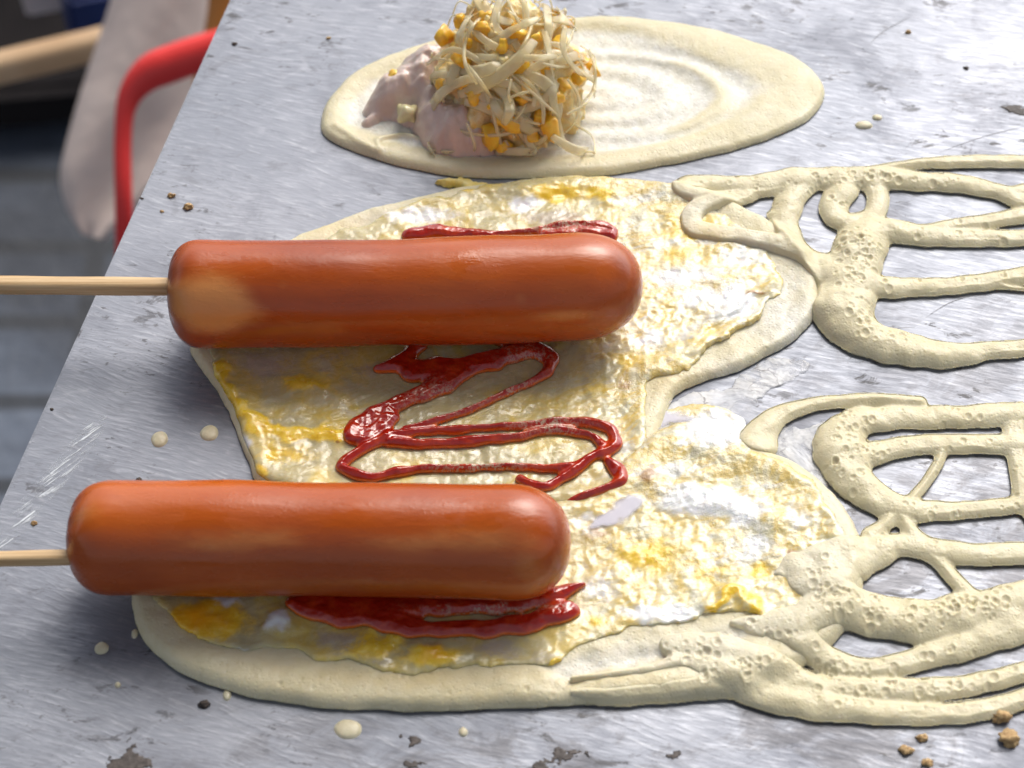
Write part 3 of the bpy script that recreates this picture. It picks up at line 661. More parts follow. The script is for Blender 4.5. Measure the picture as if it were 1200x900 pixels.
# ------------------------------------------------------------------ red sauce
def blur(A, n):
    for _ in range(n):
        A = (A + np.roll(A, 1, 0) + np.roll(A, -1, 0) + np.roll(A, 1, 1) + np.roll(A, -1, 1)) / 5
    return A
def sauce(name, gz, strokes, label, dust=(), z=.0045, extra=None):
    st = px_strokes(strokes, (0, 0), 1.0, 1.2, z)
    allp = np.array([p for s in st for p in s]); lo = allp[:, :2].min(0) - .006; hi = allp[:, :2].max(0) + .006
    g0, Z0 = gz
    g = Grid(lo[0], hi[0], lo[1], hi[1], 0.00028)
    S, H = stroke_fields(g, st, hk=.36, hmax=.0015, wob=.18, seed=3)
    ii = np.clip(np.round((g.X - g0.x[0]) / g0.res).astype(int), 0, len(g0.x) - 1); jj = np.clip(np.round((g.Y - g0.y[0]) / g0.res).astype(int), 0, len(g0.y) - 1)
    base = blur(blur(Z0, 6)[jj, ii], 6)
    H = H + .00022 * fbm(g.X, g.Y, .003, 3) * sstep(0, .0015, S)
    o = sheet_mesh(name, g, base + .0005 + H, S, M_KET, dict(thick=np.clip(H / .0012, 0, 1), dust=np.clip(spots(g, dust) if dust else 0 * H, 0, 1)), inset=.0002, foot=.0001, Zb=base, parent=None)
    tag(o, label, 'sauce'); return o
def z5(l): return [(380 + x / 3, 200 + y / 3, r / 3) for x, y, r in l]
def z8(l): return [(380 + x / 3, 450 + y / 3, r / 3) for x, y, r in l]
sauce('red_sauce', (G_MID, Z_MID), [
    z5([(185, 690, 14), (260, 680, 32), (350, 700, 50), (450, 690, 42), (560, 665, 40), (660, 640, 36), (740, 620, 32), (790, 650, 28), (790, 690, 22), (740, 730, 14), (650, 770, 13), (560, 815, 14), (470, 850, 12), (360, 885, 13), (290, 905, 14)]),
    z5([(330, 610, 30), (270, 660, 30)]), z5([(620, 590, 30), (700, 600, 30), (770, 640, 24)]),
    z5([(480, 700, 40), (380, 760, 34), (280, 800, 30), (190, 850, 34), (130, 890, 36), (115, 920, 36)]),
    z8([(125, 155, 34), (110, 185, 26), (170, 170, 36), (230, 110, 30)]),
    z8([(220, 175, 16), (330, 165, 14), (450, 155, 14), (600, 148, 15), (720, 138, 15), (820, 125, 15), (920, 128, 17), (1000, 150, 20), (1025, 190, 22), (1010, 225, 18), (950, 250, 16), (880, 285, 16), (810, 290, 16), (720, 285, 14), (620, 286, 12), (540, 290, 10), (470, 290, 10)]),
    z8([(215, 185, 20), (150, 215, 20), (85, 255, 18), (60, 285, 18), (100, 308, 18), (170, 322, 17), (250, 305, 16), (340, 292, 15), (440, 290, 14), (520, 290, 11)]),
    z8([(230, 200, 17), (330, 205, 18), (450, 200, 18), (580, 188, 18), (680, 180, 15), (780, 158, 14), (870, 158, 15), (940, 178, 16), (975, 210, 16)]),
    z8([(930, 262, 15), (880, 300, 18), (830, 330, 18), (775, 360, 20), (720, 350, 18), (690, 330, 16)]),
    z8([(1000, 270, 16), (1040, 310, 24), (1035, 345, 22), (970, 372, 14), (900, 400, 13), (830, 428, 12)])],
    'thin zigzag of glossy red sauce on the egg between the two sausages', dust=[(540, 500, 60, 8, .0), (560, 545, 50, 12, 1.0), (640, 500, 40, 10, .9), (520, 470, 40, 16, .8), (600, 460, 40, 14, .7), (620, 420, 30, 10, .6)])
sauce('red_sauce', (G_MID, Z_MID), [[(478, 274, 7), (500, 269, 9), (530, 271, 9), (552, 272, 7), (575, 276, 5)], [(560, 276, 5), (600, 271, 4), (640, 266, 5), (668, 262, 6), (700, 264, 8), (718, 270, 7)], [(640, 274, 8), (690, 272, 8), (715, 277, 7)]],
    'short streak of red sauce showing along the top edge of the back sausage', dust=[(640, 266, 60, 8, 1.0)])
sauce('red_sauce', (G_FRO, Z_FRO), [[(345, 708, 8), (380, 718, 13), (430, 722, 15), (480, 733, 12), (520, 737, 11), (570, 735, 11), (620, 730, 11), (655, 718, 13), (668, 713, 11)],
    [(350, 706, 10), (420, 706, 14), (500, 708, 14), (570, 706, 14), (630, 700, 12), (668, 690, 6), (684, 685, 3)], [(420, 712, 14), (480, 716, 14)]],
    'thick dark red sauce pooled along the lower side of the front sausage', dust=[(560, 720, 60, 4, .7), (640, 716, 20, 4, .8)])

# ------------------------------------------------------------------ sausages on sticks
def sausage(name, label, axis, rpx, lift, endL, endR, pale, burn, stick, stick_r, arch=0.0):
    """axis: left and right tip pixels; rpx the half thickness in pixels"""
    k = mpp((axis[0][0] + axis[1][0]) / 2, (axis[0][1] + axis[1][1]) / 2, .02) * .985
    R = rpx * k; zc = lift + R
    a = at(*axis[0], zc); b = at(*axis[1], zc); ln = np.linalg.norm(b - a); ax = (b - a) / ln
    side = np.array([-ax[1], ax[0], 0]); up = np.array([0, 0, 1.0])
    root = empty(name, (a[0] + b[0]) / 2 * np.array([1, 0, 0]) + (a[1] + b[1]) / 2 * np.array([0, 1, 0]) + np.array([0, 0, lift]))
    tag(root, label, 'sausage')
    N, SG = 150, 72
    # arc-length samples, dense at the ends
    s = np.concatenate([np.linspace(0, 1, 34) ** 2.0 * R * 1.1, np.linspace(R * 1.1, ln - R * 1.1, N - 66)[1:-1], ln - (np.linspace(1, 0, 34) ** 2.0) * R * 1.1])
    def prof(d, e, p):                 # superellipse end cap of length e
        q = np.clip(d / e, 0, 1); return (1 - (1 - q) ** p) ** (1.0 / p)
    r = R * prof(s, endL[0], endL[1]) * prof(ln - s, endR[0], endR[1])
    r = r * (1 + .012 * np.sin(s / ln * 9 + rpx) + .010 * np.sin(s / ln * 21 + 1))
    V = []; P = []; B = []
    th = np.linspace(0, 2 * np.pi, SG, endpoint=False)
    for i in range(len(s)):
        c = a + ax * s[i] + side * arch * math.sin(math.pi * s[i] / ln)
        dl = 0.0
        for t in th:
            n = side * math.cos(t) + up * math.sin(t)
            rr = r[i]
            # skin tucks radiating from the stick hole at the left end
            pk = math.exp(-(s[i] / (R * .34)) ** 2); rr *= 1 - .10 * pk * (.5 + .5 * math.sin(t * 7 + 1.3) * math.cos(3 * t))
            q = mnoise.noise(Vector((s[i] * 60 + rpx, math.cos(t) * 1.3, math.sin(t) * 1.3))); rr *= 1 + .012 * q
            V.append(c + n * rr)
            al = (s[i]) / ln
            # which way the skin faces as seen by the camera: pale rubbed patches and a painted highlight strip lie on the near side, at their own angle
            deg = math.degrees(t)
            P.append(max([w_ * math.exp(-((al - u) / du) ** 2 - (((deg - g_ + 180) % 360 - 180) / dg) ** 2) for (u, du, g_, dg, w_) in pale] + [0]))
            B.append(max([w_ * math.exp(-((al - u) / du) ** 2 - (((deg - g_ + 180) % 360 - 180) / dg) ** 2) for (u, du, g_, dg, w_) in burn] + [0]))
    V = np.array(V)
    # dent at the left tip
    faces = []
    for i in range(len(s) - 1):
        for j in range(SG):
            faces.append((i * SG + j, i * SG + (j + 1) % SG, (i + 1) * SG + (j + 1) % SG, (i + 1) * SG + j))
    me = bpy.data.meshes.new('sausage'); me.from_pydata([tuple(v) for v in V], [], faces); me.update()
    bm = bmesh.new(); bm.from_mesh(me); bmesh.ops.remove_doubles(bm, verts=bm.verts, dist=1e-6)
    bm.to_mesh(me); bm.free()
    me.polygons.foreach_set('use_smooth', np.ones(len(me.polygons), bool))
    for nm, A in (('pale', P), ('burn', B)):
        A = np.array(A, np.float32)
        co = np.zeros(len(me.vertices) * 3, np.float32); me.vertices.foreach_get('co', co); co = co.reshape(-1, 3)
        # look the values up again after the tips were welded
        vals = np.zeros(len(co), np.float32)
        d0 = {}
        for i, v in enumerate(V): d0[(round(float(v[0]), 6), round(float(v[1]), 6), round(float(v[2]), 6))] = A[i]
        for i, v in enumerate(co):
            vals[i] = d0.get((round(float(v[0]), 6), round(float(v[1]), 6), round(float(v[2]), 6)), -1)
        bad = np.where(vals < 0)[0]
        for i in bad: vals[i] = A[np.argmin(((V - co[i]) ** 2).sum(1))]
        t_ = me.attributes.new(nm, 'FLOAT', 'POINT'); t_.data.foreach_set('value', vals)
    bm = bmesh.new(); bm.from_mesh(me); bmesh.ops.recalc_face_normals(bm, faces=bm.faces); bm.to_mesh(me); bm.free()
    o = bpy.data.objects.new('sausage', me); COL.objects.link(o); me.materials.append(M_SAU); o.parent = root; o.matrix_parent_inverse = root.matrix_world.inverted()
    # stick: split bamboo with a soft square section
    p1 = a + ax * .03; q0 = at(*stick[0], zc); q1 = at(*stick[1], zc); d = (q0 - q1) / np.linalg.norm(q0 - q1)
    pts = [q1 + (-d) * .02, q1, q0, q0 + d * .05]
    pts = [np.array(pts[0]) + (np.array(pts[-1]) - np.array(pts[0])) * f for f in np.linspace(0, 1, 24)]
    bm = bmesh.new(); tube(bm, pts, [stick_r * k * (1.16 + .03 * math.sin(i * 1.1)) for i in range(24)], 16, square=True)
    obj('stick', bm, M_BAM, root)

sausage('skewered_sausage', 'shiny brown sausage on a stick lying at the back with a pale left end', ((197, 345), (753, 333)), 64, .0045, (.0110, 2.7), (.0215, 2.35),
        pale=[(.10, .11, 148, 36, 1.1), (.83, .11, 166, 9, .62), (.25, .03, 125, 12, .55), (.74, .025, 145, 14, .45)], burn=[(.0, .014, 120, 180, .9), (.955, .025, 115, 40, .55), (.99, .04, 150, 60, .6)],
        stick=((0, 334), (205, 336)), stick_r=9.5, arch=-.0012)
sausage('skewered_sausage', 'plump brown sausage on a stick lying nearest the viewer', ((80, 630), (669, 637)), 68.5, .0048, (.0130, 2.6), (.0185, 2.4),
        pale=[(.92, .05, 150, 34, .5), (.05, .05, 105, 20, .5), (.27, .035, 200, 6, .6), (.35, .25, 131, 15, .42), (.72, .22, 128, 16, .5)], burn=[(.0, .01, 180, 180, .9), (.975, .022, 125, 70, .6)],  # the long mid-face pale bands paint a highlight strip into the skin colour
        stick=((0, 655), (90, 653)), stick_r=8, arch=.0005)

# ------------------------------------------------------------------ heap of vegetables and mince on the back pancake
MC = at(598, 122); MR = np.array([.0285, .026, .037])
def mound_hit(px, py, grow=1.0):
    d = ray(px, py); o = (CAM - MC) / (MR * grow); dd = d / (MR * grow)
    A = dd @ dd; B_ = o @ dd; C_ = o @ o - 1; disc = B_ * B_ - A * C_
    if disc < 0: t = -B_ / A; p = CAM + d * t; q = (p - MC) / MR; q /= np.linalg.norm(q); return MC + q * MR * grow
    t = (-B_ - math.sqrt(disc)) / A; p = CAM + d * t
    return p if p[2] > .002 else at(px, py, .003)
def lump(name, c, rad, mat, seed, amp=.16, sub=4, freq=1.6, parent=None, octv=4):
    bm = bmesh.new(); bmesh.ops.create_icosphere(bm, subdivisions=sub, radius=1)
    for v in bm.verts:
        n = v.co.normalized(); q = mnoise.fractal(n * freq + Vector((seed, seed * .7, 0)), .9, 2.1, octv)
        v.co = Vector([c[i] + n[i] * rad[i] * (1 + amp * q) for i in range(3)])
    return obj(name, bm, mat, parent)
M_MINCE = mat_simple('minced_filling', (0.60, 0.46, 0.40), (0.70, 0.57, 0.50), 160, .26, .0005, sss=.3, detail=5, coat=.3)
def mat_shred():
    m = Mat('translucent_shred'); n = m.noise(120, 3, .6); n2 = m.noise(35, 3, .6)
    c = m.ramp(n, [(0.3, (0.92, 0.76, 0.38)), (0.7, (0.95, 0.88, 0.60))])
    c = m.mix(m.fr(n2, .5, .7, 0, .55), c, (0.88, 0.70, 0.30))
    m.set(Base_Color=c, Roughness=.2, Subsurface_Weight=.3, Subsurface_Radius=(.008, .006, .003), Subsurface_Scale=1.0, Alpha=.52)
    m.b.inputs['Coat Weight'].default_value = .4; m.b.inputs['Coat Roughness'].default_value = .1
    m.bump(m.noise(400, 3, .6), .0004, .5); return m.m
M_SHRED = mat_shred()
M_CARROT = mat_simple('yellow_vegetable', (0.86, 0.42, 0.012), (0.90, 0.58, 0.05), 180, .3, .0004, sss=.3, coat=.4)
M_PALE = mat_simple('pale_vegetable', (0.66, 0.60, 0.32), (0.74, 0.68, 0.44), 200, .3, .0004, sss=.3, coat=.3)
core = lump('vegetable_heap', MC + np.array([0, 0, .002]), MR * .88, mat_simple('soft_filling', (0.86, 0.56, 0.10), (0.90, 0.80, 0.50), 150, .25, .0026, sss=.2, coat=.4), 3.0, .26, 6, 2.4)
tag(core, 'moist heap of mixed chopped vegetables on the back pancake', 'filling')
ms = px_strokes([[(436, 124, 12), (452, 118, 24), (474, 108, 34), (500, 92, 38), (530, 80, 34)], [(505, 118, 26), (522, 138, 36), (530, 152, 38), (556, 160, 26), (572, 166, 14)], [(430, 138, 7), (445, 128, 10)], [(470, 128, 12), (488, 134, 16)]], (0, 0), 1.0, 1.0, .004)
pm_ = np.array([p for q in ms for p in q]); g_ = Grid(pm_[:, 0].min() - .014, pm_[:, 0].max() + .014, pm_[:, 1].min() - .014, pm_[:, 1].max() + .016, .0004)
S_, H_ = stroke_fields(g_, ms, hk=1.25, hmax=.0135, wob=.08, seed=12, pwr=.72)
S_ = S_ + .0008 * fbm(g_.X, g_.Y, .006, 3); H_ = H_ * (1 + .22 * fbm(g_.X, g_.Y, .011, 3, .5, 4)) + .0004 * fbm(g_.X, g_.Y, .003, 3) * sstep(0, .002, S_) + .0010
o_ = sheet_mesh('minced_paste', g_, H_, S_, M_MINCE, {}, .0003, .0012); tag(o_, 'pinkish wet minced paste smeared under the left foot of the vegetable heap', 'minced filling')

def dice(name, p, size, mat, seed, lab, grp, cat):
    rs = random.Random(seed); bm = bmesh.new(); bmesh.ops.create_cube(bm, size=1)
    bmesh.ops.bevel(bm, geom=bm.edges[:], offset=.34, segments=4, affect='EDGES', profile=.5)
    rot = Matrix.Rotation(rs.uniform(0, 6), 3, 'Z') @ Matrix.Rotation(rs.uniform(-.8, .8), 3, 'X') @ Matrix.Rotation(rs.uniform(-.6, .6), 3, 'Y')
    for v in bm.verts:
        q = Vector((v.co.x * size[0], v.co.y * size[1], v.co.z * size[2])); q *= 1 + .55 * mnoise.noise(v.co * 2.2 + Vector((seed * 1.7, 0, 0)))
        v.co = rot @ q + Vector(p)
    o = obj(name, bm, mat); tag(o, lab, cat, grp); return o
yel = [(522, 42, 26, 15), (547, 50, 16, 12), (565, 38, 14, 26), (460, 87, 16, 13), (519, 99, 18, 19), (545, 98, 16, 24), (556, 110, 20, 14), (612, 116, 16, 20), (596, 140, 34, 18), (575, 160, 18, 24), (588, 172, 24, 14), (645, 150, 20, 30), (632, 138, 16, 18),
       (660, 100, 26, 18), (676, 92, 22, 16), (652, 112, 18, 14), (697, 78, 12, 26), (668, 68, 20, 24), (655, 48, 18, 12), (629, 46, 12, 22), (615, 2, 18, 9), (604, 38, 26, 18), (652, 12, 14, 18), (570, 20, 16, 14), (590, 55, 14, 20), (640, 84, 14, 20), (540, 70, 14, 16),
       (662, 28, 16, 12), (610, 76, 18, 12), (575, 122, 16, 14), (625, 160, 14, 12), (540, 25, 14, 14)]
for i, (x, y, sx, sy) in enumerate(yel):
    on = y < 130 or x > 560
    p = at(462, 90, .0100) if i == 3 else mound_hit(x, y, 1.01)
    k = .00031 * random.choice((.7, .85, 1.0)); s_ = (sx * k * .95, (sx + sy) * .5 * k, sy * k * 1.05)
    lab = 'small orange yellow vegetable piece lying alone on the pinkish mince' if i == 3 else 'orange yellow diced vegetable piece stuck in the pale shredded heap'
    dice('vegetable_piece', p, s_, M_CARROT, i + 1, lab, 'yellow vegetable pieces in the heap' if i != 3 else None, 'vegetable piece')
dice('vegetable_piece', at(477, 133, .0060), (.0062, .0055, .0055), M_PALE, 77, 'pale yellow vegetable bit between the two front minced lumps', None, 'vegetable piece')

# curved translucent shreds: flat ribbons that arch over the heap
def ribbon(name, pts, wd, th, twist):
    P = catmull(pts, 6); bm = bmesh.new(); rings = []
    n = len(P)
    for i, p in enumerate(P):
        t = Vector(P[min(i + 1, n - 1)] - P[max(i - 1, 0)]).normalized()
        out = Vector((p - MC) / MR).normalized(); s = t.cross(out); s = s.normalized() if s.length > 1e-4 else Vector((1, 0, 0)); u = s.cross(t).normalized()
        a = twist * (i / n - .5); s, u = s * math.cos(a) + u * math.sin(a), u * math.cos(a) - s * math.sin(a)
        f = math.sin(math.pi * (i + .8) / (n + .6)) ** .2
        rings.append([bm.verts.new(Vector(p) + s * (wd * f * c) + u * (th * e)) for c, e in ((-1, 0), (-.6, .8), (0, 1), (.6, .8), (1, 0), (.6, -.8), (0, -1), (-.6, -.8))])
    for r0, r1 in zip(rings[:-1], rings[1:]):
        for k in range(8): bm.faces.new((r0[k], r0[(k + 1) % 8], r1[(k + 1) % 8], r1[k]))
    bm.faces.new(rings[0][::-1]); bm.faces.new(rings[-1])
    return obj(name, bm, M_SHRED)
rs = random.Random(21)
traced = [[(500, 75), (530, 58), (565, 75), (590, 110), (612, 140)], [(545, 20), (565, 45), (600, 65), (630, 85), (625, 125)], [(585, 0), (580, 30), (600, 50)], [(520, 120), (510, 85), (530, 62)], [(600, 45), (610, 60), (618, 70)],
          [(635, 60), (655, 62), (668, 72)], [(615, 88), (640, 72), (665, 66)], [(655, 5), (660, 20), (645, 35), (640, 60)], [(690, 60), (697, 75), (688, 92)], [(600, 130), (625, 145), (640, 158)], [(605, 150), (622, 170), (640, 160), (638, 145)],
          [(590, 165), (598, 178), (615, 172)], [(555, 10), (540, 35), (535, 50)], [(645, 105), (650, 125), (655, 140)], [(575, 95), (600, 100), (622, 118)]]
nsh = 0
for i in range(78):
    if i < len(traced):
        pts = [mound_hit(x, y, 1.06 + .05 * math.sin(j * 1.7 + i)) for j, (x, y) in enumerate(traced[i])]; wd = rs.uniform(.0010, .0016)
    else:
        x = rs.uniform(515, 690); y = rs.uniform(-25, 172)
        if (x - 600) ** 2 / 95 ** 2 + (y - 80) ** 2 / 105 ** 2 > 1: x, y = 600 + (x - 600) * .6, 80 + (y - 80) * .7
        a = rs.uniform(0, 6.28); ln = rs.uniform(55, 140); cv = rs.uniform(-2.6, 2.6); pts = []; px, py = x, y
        lo_ = rs.choice((0, 0, 0, .10, .2)); ph = rs.choice((0, 4))
        for j in range(5):
            g_ = (lo_ if abs(j - ph) < 2 else 0) + rs.uniform(.98, 1.09) + (.04 if j in (1, 2, 3) else -.05)
            pts.append(mound_hit(px, py, g_)); px = min(max(px + ln / 4 * math.cos(a), 506), 697); py = min(py + ln / 4 * math.sin(a) * .85, 178); a += cv / 4
        wd = rs.choice((.0005, .0006, .0007, .0009, .0012, .0017, .0022))
    o = ribbon('vegetable_shred', pts, wd, rs.uniform(.0002, .00035), rs.uniform(-1.2, 1.2))
    tag(o, 'thin glassy ivory shred curling over the vegetable heap', 'vegetable shred', 'glassy shreds on the heap'); nsh += 1

# ------------------------------------------------------------------ drops, puddles, crumbs, burnt flakes on the plate
def dome(name, px, py, rx, ry, h, mat, lab, cat, grp=None, seed=0, base=0.0):
    p = at(px, py, base); k = mpp(px, py); bm = bmesh.new(); R = 9; SG = 28; rings = []
    for i in range(R):
        q = i / (R - 1); zz = h * math.sqrt(max(1 - q * q, 0)); ring = []
        if i == R - 1: zz = 0
        for j in range(SG if i else 1):
            t = 2 * math.pi * j / SG; w_ = 1 + .10 * mnoise.noise(Vector((math.cos(t) + seed, math.sin(t), seed * .3)))
            ring.append(bm.verts.new((p[0] + rx * k * q * w_ * math.cos(t), p[1] + ry * k / .74 * q * w_ * math.sin(t), base + zz)))
        rings.append(ring)
    for j in range(SG): bm.faces.new((rings[0][0], rings[1][j], rings[1][(j + 1) % SG]))
    for a, b in zip(rings[1:-1], rings[2:]):
        for j in range(SG): bm.faces.new((a[j], b[j], b[(j + 1) % SG], a[(j + 1) % SG]))
    o = obj(name, bm, mat); tag(o, lab, cat, grp); return o
M_DROP = mat_simple('dried_batter', (0.56, 0.50, 0.33), (0.68, 0.62, 0.44), 500, .4, .0002, sss=.2)
for i, (x, y, rx, ry, lab) in enumerate([(187, 515, 10, 9, 'round grey cream batter drop left of its twin near the griddle edge'), (245, 508, 11, 9, 'round cream batter drop beside the left corner of the middle pancake'), (119, 760, 8.5, 6.5, 'small cream batter drop below the left end of the front sausage'),
        (408, 855, 16, 10.5, 'largest flat cream batter drop just below the front pancake'), (543, 858, 5.5, 5, 'tiny cream batter drop below the middle of the front pancake'), (138, 803, 3.5, 3, 'tiny pale batter speck under the left of the front pancake'),
        (158, 743, 4, 5, 'tiny pale batter tip touching the left rim of the front pancake'), (266, 815, 5, 6, 'small pale batter tip at the lower left rim of the front pancake'), (1012, 147, 10, 5, 'larger pale dried batter flake right of the round back pancake'), (1028, 138, 6, 3.5, 'smaller pale dried flake right of the round back pancake'),
        ]):
    dome('batter_drop', x, y, rx, ry, .0011 if rx > 6 else .0008, M_DROP, lab, 'batter drop', 'spilled drops on the griddle', i * 1.7)
def mat_puddle():
    m = Mat('thin_liquid'); n = m.noise(60, 3, .5)
    m.set(Base_Color=m.ramp(n, [(.3, (.40, .39, .50)), (.7, (.52, .51, .62))]), Roughness=.1, Alpha=m.math('MULTIPLY', m.attr('fade'), .8)); m.b.inputs['Specular IOR Level'].default_value = .45
    m.bump(m.noise(90, 2, .5), .0003, .3); return m.m
M_PUD = mat_puddle()
def puddle(pts, lab, gz):
    g0, Z0 = gz; P = px_poly(pts, 6, .004); lo, hi = P.min(0) - .004, P.max(0) + .004; g = Grid(lo[0], hi[0], lo[1], hi[1], .0003)
    S = poly_sdf(g, P) + .0016 * fbm(g.X, g.Y, .006, 4)
    ii = np.clip(np.round((g.X - g0.x[0]) / g0.res).astype(int), 0, len(g0.x) - 1); jj = np.clip(np.round((g.Y - g0.y[0]) / g0.res).astype(int), 0, len(g0.y) - 1)
    base = blur(Z0, 4)[jj, ii]; lev = np.percentile(base[S > 0], 62); Z = np.maximum(base - .0002, lev)       # the liquid fills the low spots
    Z = blur(Z, 12) + .0001
    o = sheet_mesh('liquid_puddle', g, Z + .0002, S, M_PUD, dict(fade=sstep(.0, .0022, S)), .0001, .0, Z - .0002); tag(o, lab, 'puddle'); return o
puddle([(738, 476), (754, 464), (778, 459), (790, 463), (782, 471), (806, 476), (822, 482), (802, 490), (775, 499), (756, 492)], 'pale lilac puddle of clear liquid between the two egg pancakes', (G_FRO, Z_FRO))
puddle([(696, 606), (715, 592), (742, 578), (760, 584), (745, 604), (720, 618), (690, 620)], 'tiny lilac puddle beside the sauce at the right tip of the front sausage', (G_FRO, Z_FRO))

P_ = px_poly([(508, 207), (530, 203), (552, 206), (575, 214), (568, 224), (548, 226), (538, 216), (522, 212)], 6, .003); g_ = Grid(*(P_[:, 0].min() - .003, P_[:, 0].max() + .003, P_[:, 1].min() - .003, P_[:, 1].max() + .003), .0003)
S_ = poly_sdf(g_, P_) + .0012 * fbm(g_.X, g_.Y, .005, 4); o_ = sheet_mesh('egg_splash', g_, .0022 * rimprofile(S_, 1, .002) + .0003 * np.abs(fbm(g_.X, g_.Y, .002, 3)), S_, mat_simple('egg_splash', (.78, .58, .10), (.84, .72, .3), 300, .3, .0003), {}, .0002, .0001)
tag(o_, 'small yellow splash of egg between the back and middle pancakes', 'egg splash')
M_CRUMB = mat_simple('toasted_crumb', (0.30, 0.16, 0.055), (0.60, 0.42, 0.20), 900, .7, .0006)
M_BURN = mat_simple('burnt_residue', (0.022, 0.016, 0.014), (0.10, 0.075, 0.06), 500, .75, .0005)
def crumb(px, py, r, mat, lab, cat, seed, flat=.5, grp=None):
    p = at(px, py, 0); k = mpp(px, py) * r * (.72 if py < 700 else .9)
    o = lump('crumb', (p[0], p[1], k * flat * .6), (k, k * .8, k * flat), mat, seed, .7, 3, 1.5); tag(o, lab, cat, grp)
for i, (x, y, r, mt, lab) in enumerate([(275, 52, 4, 1, 'dark crumb near the top of the griddle left edge'), (385, 45, 3.5, 0, 'lone tan crumb above left of the round back pancake'), (201, 230, 6, 0, 'tan crumb, upper one of the pair near the griddle edge'),
        (221, 243, 8, 0, 'long tan crumb above the left end of the back sausage'), (190, 248, 3, 0, 'tiny tan crumb below the pair near the edge'), (166, 233, 3, 1, 'black speck right on the griddle edge by the red tube'),
        (61, 480, 3, 1, 'black speck on the griddle edge below the back stick'), (40, 614, 5, 0, 'reddish crumb above the front stick'), (1064, 38, 4.5, 0, 'grey brown round crumb at the top right of the plate'), (1132, 80, 4, 1, 'small dark crumb at the right of the plate top'),
        (1172, 842, 13, 0, 'toasted brown crumb touching the lower right batter loop'), (1181, 868, 14, 0, 'largest round toasted crumb at the lower right corner'), (1062, 880, 8, 0, 'reddish crumb at the left of the lower right crumbs'), (1080, 866, 7, 0, 'pale tan crumb above the reddish one at lower right'),
        (1086, 895, 7, 0, 'brown crumb cut by the bottom of the picture at right'), (240, 826, 7, 1, 'charred lump under the left rim of the front pancake'), (700, 83 + 1000, 1, 1, '') , (163, 563, 5, 1, 'charred bit behind the top of the front sausage')]):
    if lab: crumb(x, y, r, M_BURN if mt else M_CRUMB, lab, 'crumb', i * 2.3 + .4, grp='crumbs on the griddle')
M_STAIN = mat_simple('scorched_grease', (0.028, 0.022, 0.020), (0.11, 0.088, 0.078), 420, .6, .0004)
def flake(pts, lab, seed):
    P = px_poly(pts, 5); lo, hi = P.min(0) - .002, P.max(0) + .002; g = Grid(lo[0], hi[0], lo[1], hi[1], .0003)
    S = poly_sdf(g, P) - .0009 + .0024 * fbm(g.X, g.Y, .006, 5, .65, seed); Z = .00035 * rimprofile(S, 1, .001) + .00015 * np.abs(fbm(g.X, g.Y, .003, 3))
    o = sheet_mesh('burnt_flake', g, Z * .5, S, M_STAIN, {}, 0, .00002); tag(o, lab, 'burnt flake', 'burnt stains on the griddle')
flake([(620, 896), (640, 886), (655, 873), (664, 882), (690, 880), (680, 890), (660, 893), (645, 905), (625, 904)], 'star shaped burnt stain at the bottom of the plate', 1)
flake([(770, 886), (785, 880), (800, 882), (803, 889), (785, 892)], 'small oval burnt stain right of the star shaped one', 2)
flake([(128, 890), (140, 882), (155, 876), (170, 884), (182, 896), (160, 906), (130, 905)], 'brown burnt stain at the lower left of the plate', 3)
flake([(138, 878), (143, 866), (149, 864), (148, 874), (142, 880)], 'thin dark sliver above the lower left brown stain', 4)
flake([(464, 860), (480, 858), (498, 866), (490, 872), (470, 869)], 'grey scorched stain below the front pancake', 5)
flake([(468, 895), (485, 888), (500, 890), (498, 896), (478, 902)], 'dark scorched stain cut by the bottom edge under the pancake', 6)
flake([(1178, 126), (1190, 122), (1206, 124), (1204, 134), (1188, 136)], 'dark burnt patch at the upper right of the plate', 7)

# ------------------------------------------------------------------ out of focus things beyond the griddle edge
M_RED = mat_simple('red_paint', (0.88, 0.035, 0.032), (0.92, 0.05, 0.045), 12, .45)
M_CLOTH = mat_simple('beige_cloth', (0.68, 0.55, 0.49), (0.80, 0.68, 0.62), 7, .8, .01)
M_WOOD = mat_simple('raw_wood', (0.50, 0.31, 0.16), (0.64, 0.44, 0.26), 20, .6)
M_BLUE = mat_simple('blue_plastic', (0.006, 0.018, 0.10), (0.01, 0.03, 0.15), 10, .5)
M_WHITE = mat_simple('pale_plastic', (0.50, 0.44, 0.44), (0.62, 0.56, 0.56), 8, .5)
M_ORANGE = mat_simple('orange_plastic', (0.48, 0.17, 0.02), (0.58, 0.23, 0.04), 8, .5)
M_DARK = mat_simple('dark_rubber', (0.010, 0.009, 0.010), (0.022, 0.019, 0.019), 9, .9, spec=.05)
DT = 1.36
pts = catmull([deep(146, 420, DT + .03), deep(146, 330, DT + .02), deep(145, 240, DT), deep(144, 165, DT), deep(150, 118, DT), deep(172, 88, DT), (deep(205, 73, DT)), deep(245, 60, DT), deep(330, 36, DT), deep(420, 14, DT + .02)], 7)
n = len(pts); rad = [1.17 * (.0040 + .0046 * float(sstep(.35, .62, np.array(i / n)))) for i in range(n)]
bm = bmesh.new(); tube(bm, pts, rad, 20)
tag(obj('bent_tube', bm, M_RED), 'blurred bright red bent tube beside the griddle left edge', 'red tube')
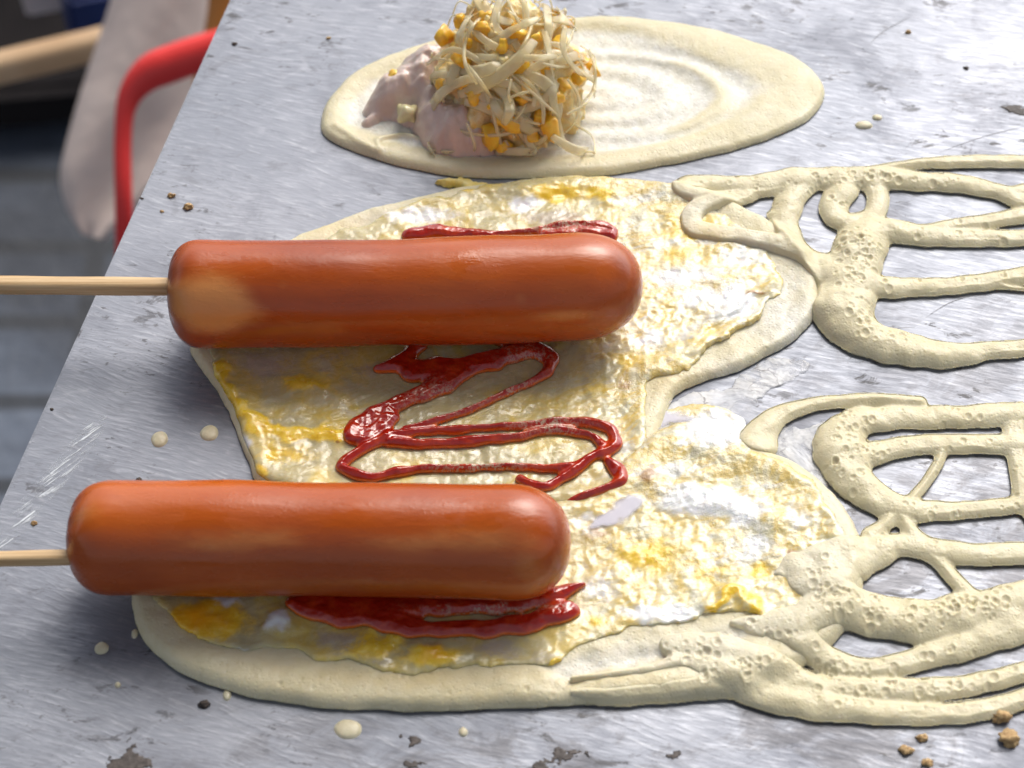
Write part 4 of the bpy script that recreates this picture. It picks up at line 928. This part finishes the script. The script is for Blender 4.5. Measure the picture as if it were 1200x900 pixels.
# hanging cloth: a closed soft slab with folds
def slab(name, outline, depth, thick, mat, lab, cat, sub=22, fold=.01, tilt=0.0):
    bm = bmesh.new()
    L = catmull(outline[0], 8); R_ = catmull(outline[1], 8); n = len(L); fr1 = []; bk1 = []
    for i in range(n):
        a = []; b = []
        for j in range(sub + 1):
            t = j / sub; px, py = L[i] * (1 - t) + R_[min(i, len(R_) - 1)] * t
            dd = depth + tilt * (i / n) + fold * math.sin(t * 7 + i * .12) ; ed_ = math.sin(math.pi * t) ** .4 if 0 < t < 1 else 0
            a.append(bm.verts.new(deep(px, py, dd - thick * .5 * ed_))); b.append(bm.verts.new(deep(px, py, dd + thick * (.5 * ed_ + .02))))
        fr1.append(a); bk1.append(b)
    for G in (fr1, bk1):
        for r0, r1 in zip(G[:-1], G[1:]):
            for j in range(sub): bm.faces.new((r0[j], r0[j + 1], r1[j + 1], r1[j]))
    for i in range(n - 1):
        for j in (0, sub): bm.faces.new((fr1[i][j], fr1[i + 1][j], bk1[i + 1][j], bk1[i][j]))
    for i in (0, n - 1):
        for j in range(sub): bm.faces.new((fr1[i][j], fr1[i][j + 1], bk1[i][j + 1], bk1[i][j]))
    o = obj(name, bm, mat); tag(o, lab, cat); return o
slab('hanging_cloth', ([(150, -70), (125, 15), (100, 90), (82, 150), (70, 205), (78, 245), (96, 275)], [(262, -70), (250, 20), (240, 100), (210, 170), (175, 225), (145, 262), (122, 282)]), 1.56, .03, M_CLOTH, 'blurred pale beige cloth hanging behind the red tube', 'cloth', fold=.006)
slab('orange_panel', ([(248, -70), (243, 10), (234, 60), (225, 100)], [(300, -70), (290, 10), (280, 60), (270, 100)]), 1.48, .02, M_ORANGE, 'blurred orange strip at the top of the griddle edge', 'panel', fold=.001)
def bar(name, a, b, half, mat, lab, cat, sq=True):
    bm = bmesh.new(); A = np.array(a); B = np.array(b); tube(bm, [A + (B - A) * f for f in np.linspace(0, 1, 8)], half, 16, square=sq); o = obj(name, bm, mat, smooth=True); tag(o, lab, cat); return o
bar('wooden_plank', deep(-120, 108, 1.62), deep(190, 34, 1.62), .0105, M_WOOD, 'blurred pale wooden plank at the far upper left', 'plank')
def crate(name, px, py, depth, size, mat, lab, cat, rz=.3):
    c = deep(px, py, depth); bm = bmesh.new(); bmesh.ops.create_cube(bm, size=1)
    bmesh.ops.bevel(bm, geom=bm.edges[:], offset=.06, segments=2, affect='EDGES')
    Mx = Matrix.Translation(Vector(c)) @ Matrix.Rotation(rz, 4, 'Z') @ Matrix.Diagonal((*size, 1)); bm.transform(Mx); o = obj(name, bm, mat, smooth=False); tag(o, lab, cat); return o
crate('dark_mat', -20, 28, 2.06, (.34, .22, .03), M_DARK, 'blurred dark slab lying behind the wooden plank', 'slab', .12)
crate('blue_container', 112, -8, 1.72, (.045, .08, .06), M_BLUE, 'blurred dark blue container at the top edge beside the cloth', 'container')
crate('pale_container', 62, -22, 1.74, (.045, .03, .03), M_WHITE, 'blurred pale container at the top left corner', 'container')
